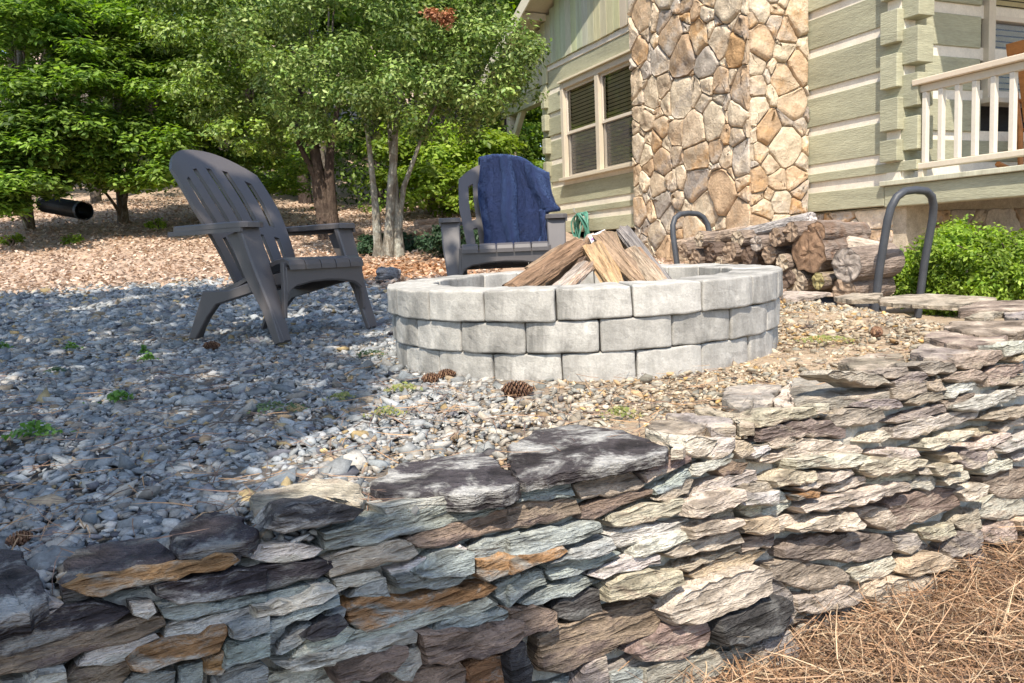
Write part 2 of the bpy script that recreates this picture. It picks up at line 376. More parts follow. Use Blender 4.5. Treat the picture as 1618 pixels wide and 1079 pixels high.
ci = np.where(rng.uniform(0, 1, len(GP)) < warm, rng.choice(9, len(GP), p=pw), rng.choice(9, len(GP), p=pr))
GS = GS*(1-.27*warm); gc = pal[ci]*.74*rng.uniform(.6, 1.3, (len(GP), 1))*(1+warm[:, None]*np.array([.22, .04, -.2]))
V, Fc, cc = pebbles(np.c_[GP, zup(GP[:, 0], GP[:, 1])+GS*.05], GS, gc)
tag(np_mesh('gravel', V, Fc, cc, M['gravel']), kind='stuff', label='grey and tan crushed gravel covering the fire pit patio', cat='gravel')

def leaf_quads(P, N, L, W, fold=.25, dirs=None):
    """folded diamond leaves: P centres, N normals (n,3), lengths L, widths W -> V, tri faces"""
    n = len(P); N = N/np.linalg.norm(N, axis=1)[:, None]; d = rng.normal(0, 1, (n, 3)) if dirs is None else dirs
    d = d-(d*N).sum(1)[:, None]*N; d /= np.linalg.norm(d, axis=1)[:, None]+1e-9; s = np.cross(N, d); L = L[:, None]; W = W[:, None]
    a = P-d*L*.5; b_ = P+s*W*.5+N*W*fold; c_ = P+d*L*.5; e = P-s*W*.5+N*W*fold
    V = np.stack([a, b_, c_, e], 1).reshape(-1, 3); i = np.arange(n)*4
    return V, np.vstack([np.c_[i, i+2, i+1], np.c_[i, i+3, i+2]])
n = 24000; yy = 6.5+9.5*rng.uniform(0, 1, n)**1.1; xx = rng.uniform(-.72, .03, n)*yy-.3
n2 = 3200; y2 = rng.uniform(4.5, 10, n2); x2 = rng.uniform(.1, .30, n2)*y2+rng.uniform(-.3, .6, n2)
e = 7.5+.35*np.sin(xx*1.3)+.2*np.sin(xx*3.7)-1.1*sst(-1.6, -.8, xx); ok = (yy > e+rng.normal(0, .3, n)); xx, yy = np.r_[xx[ok], x2], np.r_[yy[ok], y2]; n = len(xx)
P = np.c_[xx, yy, zup(xx, yy)+rng.uniform(0, .025, n)]; N = np.c_[rng.normal(0, .45, n), rng.normal(-.1, .45, n), np.ones(n)]
V, Fc = leaf_quads(P, N, rng.uniform(.04, .085, n), rng.uniform(.025, .045, n))
lp = np.array([(.50, .385, .30), (.42, .31, .235), (.58, .47, .375), (.33, .23, .17), (.46, .32, .22)]); lc = lp[rng.choice(5, n)]*rng.uniform(.7, 1.2, (n, 1)); lc = np.where((np.exp(-(((xx+1.2)/1.3)**2+((yy-8.0)/.9)**2)) > rng.uniform(.2, .9, n))[:, None], lc*np.array([.92, .70, .52]), lc); cc = np.repeat(lc, 4, 0)
tag(np_mesh('leaf_litter', V, Fc, cc, M['litter']), kind='stuff', label='dry tan fallen leaves covering the bank under the trees', cat='leaf litter')

def needles(P0, yaw, pitch, L, W, curl):
    """thin bent three-piece strips"""
    n = len(P0); V = []; p = P0.copy(); sd = np.c_[-np.sin(yaw), np.cos(yaw), rng.normal(0, .5, n)]; sd /= np.linalg.norm(sd, axis=1)[:, None]
    for k in range(4):
        ww = W*(1, 1, .8, .25)[k]; V += [p-sd*ww[:, None], p+sd*ww[:, None]]
        d = np.c_[np.cos(yaw)*np.cos(pitch), np.sin(yaw)*np.cos(pitch), np.sin(pitch)]; p = p+d*(L/3)[:, None]; pitch = pitch-curl; yaw = yaw+curl*.7
    V = np.stack(V, 1); i = np.arange(n)*8; Fc = np.vstack([np.c_[i+2*k, i+2*k+1, i+2*k+3, i+2*k+2] for k in range(3)]); return V.reshape(-1, 3), Fc
n = 26000; xx = rng.uniform(-.5, 2.9, n); wy = wall_y(xx); back = rng.exponential(.45, n); yy = wy-.02-back; ok = (xx > .2) | (rng.uniform(0, 1, n) < .4); xx, yy, back = xx[ok], yy[ok], back[ok]; n = len(xx)
mound = .07*np.exp(-back/.12)*sst(.5, 1.3, xx)
P = np.c_[xx, yy, zlow(xx, yy)+mound+rng.uniform(0, .06, n)*rng.uniform(0, 1, n)]
V, Fc = needles(P, rng.uniform(0, 6.28, n), rng.normal(.05, .22, n), rng.uniform(.09, .2, n), rng.uniform(.0007, .0012, n), rng.normal(.1, .14, n))
npal = np.array([(.32, .185, .10), (.39, .245, .145), (.22, .125, .07), (.45, .33, .21), (.13, .08, .05)]); cc = np.repeat(npal[rng.choice(5, n)]*rng.uniform(.75, 1.2, (n, 1)), 8, 0)
tag(np_mesh('pine_straw', V, Fc, cc, M['needle']), kind='stuff', label='orange brown pine straw heaped at the foot of the stone wall', cat='pine straw')
# needles dropped on the gravel
n = 3600; yy = rng.uniform(1.1, 4.6, n); xx = rng.uniform(-.75, .5, n)*yy; ok = (yy > wall_y(xx)+.05) & (np.hypot(xx-RC.x, yy-RC.y) > RR+.02) & (xx < 1.4); xx, yy = xx[ok], yy[ok]; n = len(xx)
V, Fc = needles(np.c_[xx, yy, zup(xx, yy)+rng.uniform(.012, .024, n)], rng.uniform(0, 6.28, n), rng.normal(0, .08, n), rng.uniform(.05, .14, n), rng.uniform(.0006, .0013, n), rng.normal(0, .08, n))
cc = np.repeat(np.array([(.24, .15, .1), (.14, .09, .07), (.36, .22, .12)])[rng.choice(3, n)], 8, 0)
tag(np_mesh('fallen_needles', V, Fc, cc, M['needle']), kind='stuff', label='loose brown pine needles and bits dropped over the gravel', cat='needles')
# ---------------------------------------------------------------- dry stone retaining wall
wall = thing('retaining_wall', 'low curved wall of stacked ledge stones with dark flat cap stones holding up the gravel patio', 'stone wall', (0, 1.4, -.43))
WO = Vector((0, 1.4, -.43))
def wpt(s, z, off=0):
    i = min(max(int(np.searchsorted(WS, s))-1, 0), len(WC)-2); t = (s-WS[i])/(WS[i+1]-WS[i]); p = WC[i].lerp(WC[i+1], t)
    a = WC[max(i-2, 0)]; b_ = WC[min(i+3, len(WC)-1)]; d = (b_-a).normalized(); nrm = Vector((d.y, -d.x, 0))
    zt = zu(p.x, p.y+.1); q = Vector((p.x, p.y, z))+nrm*(.13*(zt-z)+off); return q, Vector((d.x, d.y, 0)), nrm, zt
def wall_hit(u, v):
    d = ray(u, v); off = .03; best = None
    for it in range(6):
        best = None
        for i in range(len(WC)-1):
            a, b_ = WC[i], WC[i+1]; e = b_-a; n2 = Vector((e.y, -e.x)).normalized(); a2, b2 = a+n2*off, b_+n2*off; e = b2-a2
            den = d.x*e.y-1*e.x
            if abs(den) < 1e-9: continue
            lam = (a2.x*e.y-a2.y*e.x)/den; t_ = ((lam*d.x-a2.x)*e.x+(lam-a2.y)*e.y)/e.length_squared
            if -.02 <= t_ <= 1.02 and lam > 0 and (best is None or lam < best[0]): best = (lam, WS[i]+t_*(WS[i+1]-WS[i]))
        if best is None: return None
        z = HC+d.z*best[0]; zt = wpt(best[1], z)[3]; off = .13*(zt-z)
    return best[1], z
SC_ = dict(G=((.33, .345, .32), (.24, .26, .255)), W=((.50, .48, .415), (.37, .35, .3)), D=((.062, .056, .057), (.30, .29, .27)), O=((.33, .185, .09), (.34, .31, .26)),
           B=((.24, .18, .135), (.14, .105, .09)), P=((.27, .21, .17), (.40, .33, .26)), T=((.41, .345, .265), (.3, .245, .185)), C=((.52, .455, .37), (.41, .345, .27)),
           Y=((.47, .375, .26), (.40, .33, .25)), K=((.27, .235, .205), (.40, .34, .27)))
REG = dict(a=(0, 640, 2.457), b=(400, 640, 2.457), c=(800, 640, 2.457), d=(1200, 640, 2.457), r=(1200, 430, 3.72), s=(1000, 540, 5.056))
STONES = dict(a='''kD 0,560 60,570 130,640 190,740 120,830 0,870|kD 225,690 290,570 420,540 600,520 690,600 560,640 400,660 240,705|O 240,705 400,660 600,625 900,580 930,600 800,645 560,690 400,740 340,735
kD 655,500 700,460 830,415 950,440 1000,520 900,550 690,595|D 0,880 100,830 200,790 370,770 500,800 430,850 250,900 100,950 0,975|D 600,700 800,670 1032,640 1032,720 900,745 740,765 650,750 610,735
B 0,1010 150,940 300,880 500,840 630,825 640,850 560,890 380,940 200,1010 0,1070|G 610,780 800,770 960,745 1032,735 1032,760 850,800 740,830 640,820|W 640,860 880,810 1032,770 1032,830 900,850 740,890 640,900
G 885,860 1032,810 1032,860 920,895 890,890|O 490,990 600,930 780,900 870,855 875,880 840,950 760,975 560,1030 510,1020|B 260,1060 290,1015 490,990 510,1025 370,1079 250,1079
G 870,920 1032,880 1032,960 950,985 860,1010|O 800,990 860,950 880,990 850,1035 800,1035|G 690,1010 790,990 740,1079 680,1079|G 370,1079 520,1040 680,1030 670,1079|W 0,1079 150,1040 250,1020 245,1079
W 510,770 590,770 600,800 570,825 520,810|W 130,830 200,760 240,770 200,800 140,835|G 840,1040 1000,990 1032,1010 1032,1079 850,1079|W 330,970 600,890 620,900 490,985 300,1010''',
b='''kT 0,345 150,315 330,290 430,330 420,400 290,370 120,400 0,430|D 50,480 120,400 290,370 420,405 390,440 250,470 120,495|kD 450,330 560,230 900,190 960,240 1032,290 1010,330 860,360 700,350 500,365
G 270,500 480,430 860,360 980,400 900,430 650,485 430,545 280,560|W 500,400 700,370 860,355 700,390 520,425|B 590,520 690,480 850,440 1032,400 1032,465 860,510 700,550 640,550|G 835,560 900,520 1032,490 1032,575 840,585
T 280,600 400,560 560,525 610,530 640,575 560,605 420,630 300,665|O 850,600 1000,580 1032,590 1032,640 900,680 855,650|W 0,595 40,555 150,540 265,560 240,585 60,605|D 0,640 150,610 300,605 310,630 250,670 120,700 0,730
W 520,640 650,600 800,545 830,560 820,575 640,640 540,660|G 620,650 720,580 840,570 840,645 760,660 640,660|G 540,665 640,655 760,665 820,660 790,690 700,710 560,705|W 310,680 480,650 510,670 400,700 320,725
G 365,745 440,690 510,670 530,750 450,745|G 0,740 150,715 290,680 310,700 230,740 60,775 0,780|W 0,785 150,760 300,700 310,720 250,760 100,805 0,815|G 0,820 150,790 320,735 325,770 200,825 0,875
O 355,790 420,745 560,755 720,720 900,690 940,705 900,740 640,800 480,870 440,880 370,840|W 345,920 390,870 640,810 900,745 945,770 880,800 640,860 500,890 370,925|G 695,870 740,840 960,790 990,800 960,830 830,860 710,890
D 180,890 240,850 330,815 350,840 300,885 220,905|G 0,900 120,850 110,890 60,950 0,980|G 75,960 130,880 350,790 345,815 240,850 170,920 100,960|W 140,975 190,910 340,850 385,870 340,920 280,945
W 80,1000 200,975 400,930 620,880 620,910 440,960 150,1025|B 300,1030 310,990 400,960 580,930 580,960 530,1020 320,1075|W 530,1040 570,960 620,915 650,990 600,1065|B 630,880 860,870 1000,830 1032,835 1032,890 940,950 780,985 650,1000
W 0,1079 60,1030 200,1020 300,1000 300,1079|B 370,1079 560,1040 650,1010 790,990 820,1020 820,1079|O 820,1010 960,960 1032,1000 1032,1079 840,1079|G 940,700 1032,650 1032,740 990,780 940,740''',
c='''kD 0,170 100,110 280,80 420,100 560,140 630,170 620,200 480,225 280,260 70,305 40,270|G 30,340 130,310 240,300 260,350 120,370 40,375|P 250,310 380,250 470,250 540,310 430,345 290,365|P 525,270 640,200 710,190 715,215 620,260 540,300
B 0,400 130,375 265,370 290,420 200,450 0,485|B 290,400 440,350 560,330 560,345 440,385 340,440 290,440|G 570,330 700,250 715,270 640,320 580,345|T 580,370 640,320 720,290 700,340 620,375|W 720,240 860,185 880,190 870,215 740,275 715,270
B 810,250 870,215 930,225 910,270 840,275|C 715,350 780,300 960,255 970,290 860,320 720,360|C 690,430 700,390 800,340 895,325 900,365 800,410 730,435|T 385,450 500,400 680,365 690,400 560,450 440,470
W 395,505 420,490 600,460 730,450 730,470 620,510 440,550 420,545|W 475,570 560,520 690,490 700,525 600,560 480,585|C 700,480 740,450 890,440 900,460 830,490 710,515|C 600,575 700,530 890,490 910,530 800,560 640,590
G 0,520 150,490 350,455 365,490 260,530 100,575 0,580|O 0,600 120,570 200,545 220,560 140,600 0,650|G 150,610 250,560 390,515 410,550 300,590 180,605|G 145,620 300,595 430,570 420,590 260,660 170,675 150,650
G 0,700 80,650 130,640 150,690 60,730 0,785|G 45,770 150,710 290,660 370,680 280,720 130,770|W 310,660 440,600 580,580 585,610 460,640 360,670|T 380,760 385,690 480,650 660,640 670,690 600,720 460,750
T 600,730 680,670 690,715 620,765 590,750|T 650,630 800,580 900,545 905,555 780,610 700,645 640,640|Y 700,660 800,610 940,570 1020,560 960,600 930,650 780,665|P 905,520 1032,500 1032,540 910,570
C 600,800 640,760 760,680 960,620 1010,640 1000,720 860,790 700,850 640,850|D 180,790 240,740 360,710 370,800 280,835 200,820|B 0,790 100,775 180,800 180,850 60,890 0,910|B 115,900 200,860 560,740 600,790 570,880 400,950 200,1040 120,1030
P 460,960 570,890 600,850 770,840 780,910 700,970 560,990|D 800,830 980,760 1060,740 1090,790 1032,870 920,920 820,930|K 530,1020 700,980 840,960 950,925 960,1000 850,1079 540,1079|T 950,940 1032,900 1032,1040 960,1020|G 400,1040 530,1020 560,1079 400,1079
K 200,1079 300,1010 380,970 390,1050 330,1079|D 0,920 50,910 80,1000 60,1079 0,1079|C 880,400 960,385 1032,390 1032,430 940,435|Y 900,440 1032,440 1032,495 960,500 900,490|W 900,350 1032,330 1032,380 900,385|T 780,425 870,395 880,430 800,440|T 900,320 1000,300 1032,280 1032,325 910,340''',
d='''T 0,60 60,20 200,10 220,35 150,55 0,85|K 265,45 360,15 470,15 475,50 400,80 290,85|P 0,95 150,65 270,60 330,95 330,125 250,120 130,120 0,140|C 515,100 560,75 740,30 850,15 840,45 700,90 570,135 520,125|T 20,140 130,135 140,160 50,165
C 380,140 400,120 480,100 500,120 460,145|C 0,205 100,180 160,130 290,145 390,170 390,190 200,195 100,210 0,220|C 460,190 500,175 580,170 590,195 540,210 470,205|C 620,165 700,130 800,100 800,115 720,150 640,175|Y 800,95 880,85 900,110 830,120
C 780,165 860,150 900,120 960,110 970,125 900,160 800,180|C 110,210 200,200 390,195 370,225 290,245 120,245|C 360,235 400,210 520,205 620,210 610,240 500,265 400,270 365,255|T 35,295 90,260 190,255 185,285 120,310 50,315|C 120,320 200,265 330,250 345,265 260,300 150,330
C 230,330 300,290 390,275 395,300 330,320 250,335|C 400,305 440,275 590,255 600,275 530,300 420,320|W 560,310 640,270 670,290 655,325 570,325|W 0,350 30,330 115,340 110,370 40,385 0,380|W 0,390 110,370 110,390 60,430 0,435|C 130,395 250,360 400,325 550,300 560,320 430,365 280,400 150,415
O 110,350 200,335 190,355 120,365|C 0,450 100,425 190,420 180,445 80,490 0,500|C 110,480 240,430 350,415 375,460 340,480 200,485|T 360,425 450,395 520,410 510,490 440,470|P 485,380 560,350 680,320 760,325 765,390 640,440 530,480 500,490
P 80,560 180,510 330,500 470,500 520,540 500,580 400,605 200,600 90,590|K 520,510 600,500 615,530 570,580 525,560|T 610,490 740,460 750,500 690,530 625,515|P 25,620 100,600 300,630 340,660 320,690 230,715 120,700 40,670|Y 540,650 570,600 680,570 745,600 730,630 640,650 570,665
C 340,650 510,590 530,620 490,660 380,690|T 430,700 560,665 670,660 650,720 580,780 440,790 420,740|T 130,750 250,740 320,700 400,740 340,780 240,800 140,800|K 240,850 300,800 420,760 440,810 330,850 250,875|T 670,690 760,640 810,630 815,690 760,715 700,705
K 720,570 780,490 850,490 850,540 800,580 730,590|C 760,340 830,300 865,310 860,350 780,370|P 860,280 970,250 1060,250 1080,350 940,360 870,320|C 840,410 900,345 1020,370 1040,420 920,445 850,430|T 855,490 980,450 985,520 920,540 860,520|Y 985,450 1080,430 1080,490 1000,480
K 0,660 60,680 120,740 130,800 60,870 0,900|K 0,930 100,870 140,940 120,1000 30,1030 0,1030|K 800,600 850,560 870,600 850,650 800,640|Y 700,195 740,185 755,210 710,220|K 755,220 780,180 860,180 860,225 800,250|C 860,165 905,160 910,205 875,215|W 840,240 900,210 970,215 970,245 900,265 850,260
C 900,95 1080,25 1080,50 930,105|W 910,165 1080,95 1080,125 960,180 920,180|C 970,205 1080,170 1080,200 980,215|T 850,55 960,20 1080,0 1080,25 900,60|C 680,290 720,260 780,255 780,280 700,310|T 770,430 840,400 850,480 790,490 750,460|C 590,250 630,245 660,235 650,265 600,265|C 640,240 750,230 750,255 660,270''',
r='''kK 180,690 200,630 420,625 760,690 770,710 560,740 200,775|kP 460,550 500,515 720,480 830,480 870,560 740,600 560,590|T 385,600 460,580 700,610 770,660 640,670 520,640|P 710,600 860,560 870,585 780,625 730,620|K 770,650 860,600 960,590 985,610 940,655 820,670
T 770,690 880,660 980,640 980,700 850,750 790,740|kK 880,480 950,430 1100,430 1200,460 1280,490 1140,515 960,515|K 910,550 1000,530 1140,540 1150,575 1020,605 980,595|kP 965,400 1000,360 1130,340 1280,380 1480,370 1420,420 1280,450 1100,430|kP 1080,330 1130,300 1300,295 1590,285 1590,335 1490,370 1290,380 1120,345
T 1140,560 1220,500 1420,460 1430,500 1380,540 1260,565|T 1090,630 1160,590 1280,570 1330,610 1300,640 1160,650|P 1330,620 1400,550 1540,540 1540,590 1460,620 1430,660 1340,670|T 985,650 1060,630 1090,690 1050,700 990,680|W 1090,690 1240,640 1280,660 1200,700 1100,740
T 850,770 950,720 1060,695 1080,740 960,775|P 1070,770 1200,720 1260,710 1240,750 1100,805|W 1110,800 1260,740 1480,690 1490,740 1340,790 1290,810|C 330,790 400,775 405,810 340,830|K 560,790 650,750 790,750 840,790 760,810|K 780,880 860,840 1080,780 1090,820 900,870 800,885
W 1420,440 1600,400 1600,470 1440,495|Y 1490,500 1600,470 1600,510 1500,520|T 1440,660 1470,620 1600,600 1600,660|K 1490,690 1600,670 1600,720 1500,725|kT 120,135 150,115 420,120 300,150 160,165|kT 430,150 560,125 720,130 700,160 540,165|kT 700,180 720,150 1000,130 1380,150 1400,165 1240,180 1170,205 930,195
kP 1180,240 1180,210 1290,180 1590,170 1590,230 1440,230 1260,235|kT 1205,270 1290,240 1440,235 1320,280|kK 1440,240 1590,235 1590,285 1450,270''',
s='''kK 720,430 760,370 1010,340 1200,350 1130,440 1120,480 990,590 960,540 880,550 760,510|kC 1120,490 1200,370 1260,320 1280,400 1285,530 1200,540|kK 250,600 420,575 600,600 800,630 830,690 620,705 560,670 400,640|kT 500,570 600,520 700,560 900,600 970,680 850,690 800,625
kP 90,690 200,640 400,650 600,690 400,750 230,740|kC 90,700 230,745 410,770 400,870 300,880 270,800 130,760|C 400,840 430,790 560,760 680,780 620,880 500,920 430,900|C 590,920 700,810 800,770 810,840 680,930 620,940|T 1000,830 1100,810 1290,770 1280,820 1100,850|W 930,910 1060,830 1090,860 960,930|Y 800,870 830,810 930,815 955,870 850,930''')
rs = random.Random(3); TR = []; nface = 0; CAPXY = []
for rg, txt in STONES.items():
    ox, oy, ss = REG[rg]
    for it in txt.replace('\n', '|').split('|'):
        kd, *pts = it.split(); P = [tuple(float(q) for q in p.split(',')) for p in pts]; P = [(ox+p[0]/ss, oy+p[1]/ss) for p in P]
        # stones cut by the frame edge run on beyond it
        P = [(-45 if p[0] < 1 else p[0], 1125 if p[1] > 1078 else p[1]) for p in P]
        TR.append(P); cap = kd[0] == 'k'; kd = kd[-1]; c1, c2 = SC_[kd]; f = rs.uniform(.82, 1.18); c1 = tuple(q*f*rs.uniform(.95, 1.05) for q in c1)
        if kd == 'O' and rs.random() < .5: c2 = SC_['G'][0]
        if kd == 'D': k_ = rs.choice((.45, .6, 1.0)); c2 = tuple(x_*k_ for x_ in c2)
        cu = sum(p[0] for p in P)/len(P); cv = sum(p[1] for p in P)/len(P)
        if cap:
            z = .03
            for _ in range(12): q = at(cu, cv, (z-HC)/ray(cu, cv).z); z = float(zup(min(q.x, 1.45), max(q.y, wall_y(min(q.x, 1.45))+.06)))+.02
            fr = (Vector((q.x, q.y, z)), Vector((1, 0, 0)), Vector((0, 1, 0)), Vector((0, 0, 1))); Q = []
            for p in P: d = ray(*p); h_ = at(*p, (z-HC)/d.z); Q.append((h_.x-q.x, h_.y-q.y))
            CAPXY.append([(a+q.x, b_+q.y) for a, b_ in Q])
            Q = dens(Q, .022, .007, rs); mb = stone_mesh(Q, fr, rs.uniform(.014, .024), .005, .004, c1, c2, rs, .0035)
            mb.build('cap_stone', M['rock'], wall, org=fr[0]).location = fr[0]-WO
        else:
            hz = wall_hit(cu, cv)
            if hz is None: continue
            pr_ = rs.uniform(-.006, .04); q, tx, nr, zt = wpt(hz[0], hz[1], 0); up = (Vector((0, 0, 1))-nr*.13).normalized(); N = tx.cross(up).normalized()
            if N.dot(nr) < 0: N = -N
            if zt-hz[1] < .075: pr_ = min(pr_, -.004)
            q = q+N*pr_*.6; Q = []; bad = False
            for p in P:
                d = ray(*p); den = d.dot(N)
                if den > -.02: bad = True; break
                lam = (q-Vector((0, 0, HC))).dot(N)/den; h_ = at(*p, lam)-q; Q.append((h_.dot(tx), h_.dot(up)))
            if bad: continue
            th = math.sqrt(abs(area(Q)))*.3; fr = (q, tx, up, N)
            Q = inset(dens(Q, .02, .0045, rs), -.002); mb = stone_mesh(Q, fr, .075, max(pr_*.5, 0)+.005, min(.006, th*.2), c1, c2, rs, .005, lift=rs.uniform(-.3, .02), lam=1)
            mb.build('stone', M['rock'], wall, org=q).location = q-WO; nface += 1
# smaller stones wedged between and the wall beyond the frame
FW = 0
zc = -.52; row = 0
while zc < .2:
    hh = rs.uniform(.024, .042); s = WS[0]+1.0+rs.uniform(0, .1)
    while s < WS[-1]-.9:
        L = rs.uniform(.09, .26); q, tx, nr, zt = wpt(s+L/2, zc+hh/2); ok = zc+hh < zt-.015 and zc > zlow(q.x, q.y)-.09
        if ok:
            u_ = None; d = CM.transposed() @ (q-Vector((0, 0, HC)))
            if d.z < -.1:
                u_, v_ = 809-F*d.x/d.z, 539.5+F*d.y/d.z
                if -60 < u_ < 1640 and v_ < 1130: 
                    L = min(L, .13); ok = not any(in_poly(u_, v_, P) for P in TR)
                elif q.x < -.95 or q.x > 2.9: ok = False
            elif q.x < -.95: ok = False
        if ok and nface+FW < 276:
            up = (Vector((0, 0, 1))-nr*.13).normalized(); N = tx.cross(up).normalized(); N = N if N.dot(nr) > 0 else -N
            Q = [(-L/2, -hh*.3), (-L*.2, -hh*.48), (L*.3, -hh*.45), (L/2, -hh*.1), (L*.45, hh*.35), (L*.1, hh*.5), (-L*.4, hh*.4)]; Q = [(a*rs.uniform(.85, 1), b_*rs.uniform(.8, 1)) for a, b_ in Q]
            wm = sst(-.1, .4, q.x); kd = rs.choice('CTWK') if rs.random() < wm else rs.choice('GGWBD'); c1, c2 = SC_[kd]; f = rs.uniform(.75, 1.1)
            rec = -.012 if u_ is not None and -60 < u_ < 1640 else .01
            mb = stone_mesh(dens(Q, .03, .003, rs), (q+N*rec, tx, up, N), .05, .006, .008, tuple(x_*f for x_ in c1), c2, rs, .003)
            mb.build('stone', M['rock'], wall, org=q).location = q-WO; FW += 1
        s += L+.006
    zc += hh+.004; row += 1
# mortar and rubble core behind the stones
mb = MB(); ns = 420; nz = 26; vs = []; fs = []
for i in range(ns+1):
    s = WS[0]+(WS[-1]-WS[0])*i/ns; zt = wpt(s, 0)[3]-.02
    for j in range(nz+1):
        z = -.62+(zt+.62)*j/nz; q, tx, nr, _ = wpt(s, z, -.034); vs.append(q+nr*(.02*noise.noise(q*13)+.012*noise.noise(q*40)))
    for k in (.12, .28): q, tx, nr, _ = wpt(s, zt, -k); vs.append(q+Vector((0, 0, .006-k*.12)))
m = nz+3
for i in range(ns):
    for j in range(m-1): a = i*m+j; fs.append((a, a+m, a+m+1, a+1))
mb.add([v-WO for v in vs], fs, (.40, .375, .32), (.3, .28, .24)); mb.build('mortar', M['mortar'], wall, smooth=True)
print('wall stones', nface, FW)

# ---------------------------------------------------------------- round fire pit of cast blocks
pit = thing('fire_pit', 'round fire pit ring of three courses of pale grey concrete blocks', 'fire pit', (RC.x, RC.y, zu(RC.x, RC.y)))
PZ = zu(RC.x, RC.y)
def circ_theta(u, r):
    d = ray(u, 500); A = d.x**2+1; B_ = -2*(d.x*RC.x+RC.y); c_ = RC.x**2+RC.y**2-r*r; D = (-B_-math.sqrt(max(B_*B_-4*A*c_, 0)))/(2*A)
    return math.atan2(D-RC.y, D*d.x-RC.x)
NB = 20; rb = random.Random(5)
for cidx, (r, uj) in enumerate(((.688, 885), (.694, 828), (.706, 878))):
    th0 = circ_theta(uj, r); dth = 2*math.pi/NB; z0 = -.012+cidx*.0945
    for k in range(NB):
        ta = th0+k*dth; tm = ta+dth/2; hw = r*dth/2-.0018; rj = r+rb.uniform(-.003, .003); hd = .085
        vs, fs = rbox(hw, hd, .0462, .0065, 12, 3, 5, .0035, cidx*50+k); mb = MB(); out = []
        for p in vs:
            rad = rj-hd+p.y; a = tm+(p.x/r); 
            if p.y > hd-.02: rad += .0016*noise.noise(Vector((p.x*30, p.z*30, k+cidx*7)))+.0014*noise.noise(Vector((p.x*75, p.z*75, k)))-.004*min(1, abs(p.x)/hw)**4
            x, y = RC.x+rad*math.cos(a), RC.y+rad*math.sin(a); tilt = .02*(y-RC.y)+.008*(x-RC.x)
            out.append((x-RC.x, y-RC.y, z0+.047+p.z+tilt+.0025*noise.noise(Vector((x*19, y*19, p.z*19+k)))))
        g = rb.uniform(.8, 1.1); c1 = (.46*g, .44*g, .40*g); cf_ = rb.uniform(.34, .6); c2 = (c1[0]*cf_, c1[1]*cf_, c1[2]*cf_)
        ctr = Vector((math.cos(tm)*rj, math.sin(tm)*rj, z0+.047)); mb.add(out, [tuple(reversed(f)) for f in fs], c1, c2)
        mb.build('block', M['concrete'], pit, org=ctr)
mb = MB(); n = 40; vs = [(math.cos(i*2*math.pi/n)*.56, math.sin(i*2*math.pi/n)*.56, .045+.01*math.sin(i*3)) for i in range(n)]+[(0, 0, .07)]
mb.add(vs, [(i, (i+1) % n, n) for i in range(n)], (.2, .185, .17)); mb.build('ash_bed', M['ground'], pit)
# ---------------------------------------------------------------- split logs leaning together in the pit
VX0, VY0, VZ0 = Vector((1, 0, 0)), Vector((0, 1, 0)), Vector((0, 0, 1))
def split_log(name, label, a, b, wd, hd, col, col2, cat='log', group='split logs stacked in the fire pit', mat='wood', end=None, seg=10, tri=True, twist=0):
    a, b = Vector(a), Vector(b); L = (b-a).length; bx_, by_, bd_ = basis(b-a); mid0 = (a+b)/2; rot = Matrix((bx_, by_, bd_)).transposed()
    a, b = Vector((0, 0, -L/2)), Vector((0, 0, L/2)); x, y, d = VX0, VY0, VZ0; mid = Vector(); sd = rs.uniform(0, 50); mb = MB(); n = 20; vs = []; fs = []
    for i in range(seg+1):
        t_ = i/seg
        for k in range(n):
            an = 2*math.pi*k/n+twist; 
            if tri:   # wedge: bark arc on one side, two flat split faces
                px, py = math.cos(an), math.sin(an); py = max(py, -.35-.15*math.cos(an*2)) if py < 0 else py*.8
            else: px, py = math.cos(an), math.sin(an)
            q = a-mid+d*(L*t_); nn = noise.noise(Vector((px*2.2, py*2.2, t_*1.6+sd)))*.28+noise.noise(Vector((px*7, py*7, t_*3+sd)))*.16+noise.noise(Vector((px*13, py*13, t_*2.2+sd)))*.09
            sc_ = 1+nn*(1 if tri else .8 if 'heart' in label else .38); vs.append(q+x*px*wd*sc_+y*py*hd*sc_+d*(noise.noise(Vector((px*5, py*5, sd)))*.018 if i in (0, seg) else 0))
    for i in range(seg):
        for k in range(n): p, q = i*n+k, i*n+(k+1) % n; fs.append((p, p+n, q+n, q))
    mb.add(vs, fs, col, col2); o = mb.build(name, M[mat], None, org=None); o.matrix_world = Matrix.Translation(mid0) @ rot.to_4x4()
    ec = end or tuple(q*1.25 for q in col)
    for r0, rev in ((0, 0), (seg*n, 1)):
        e = vs[r0:r0+n]; c = sum(e, Vector())/n; me = MB(); rr = []
        for k, cf in ((1, .45), (.86, 1.0), (.6, .82), (.34, 1.12), (.1, .7)):
            rr += [c+(p-c)*k+d*(noise.noise((p-c)*k*38+Vector((sd, 0, 0)))*.012*(k < 1)) for p in e]; me.c += [tuple(q*cf for q in ec)]*n; me.c2 += [tuple(q*cf*.55 for q in ec)]*n
        me.v = [tuple(p) for p in rr]; me.f = [(k*n+i, k*n+(i+1) % n, k*n+n+(i+1) % n, k*n+n+i) for k in range(4) for i in range(n)]+[tuple(4*n+i for i in range(n))]
        if rev: me.f = [tuple(reversed(f)) for f in me.f]
        me.build('cut_end', M['endgrain'], o)
    return tag(o, label, cat, group)
def px_log(u0, v0, y0, u1, v1, y1, **k): return at(u0, v0, y0), at(u1, v1, y1)
br, gy_, tn, yl = (.27, .17, .105), (.29, .26, .24), (.34, .24, .16), (.45, .305, .175)
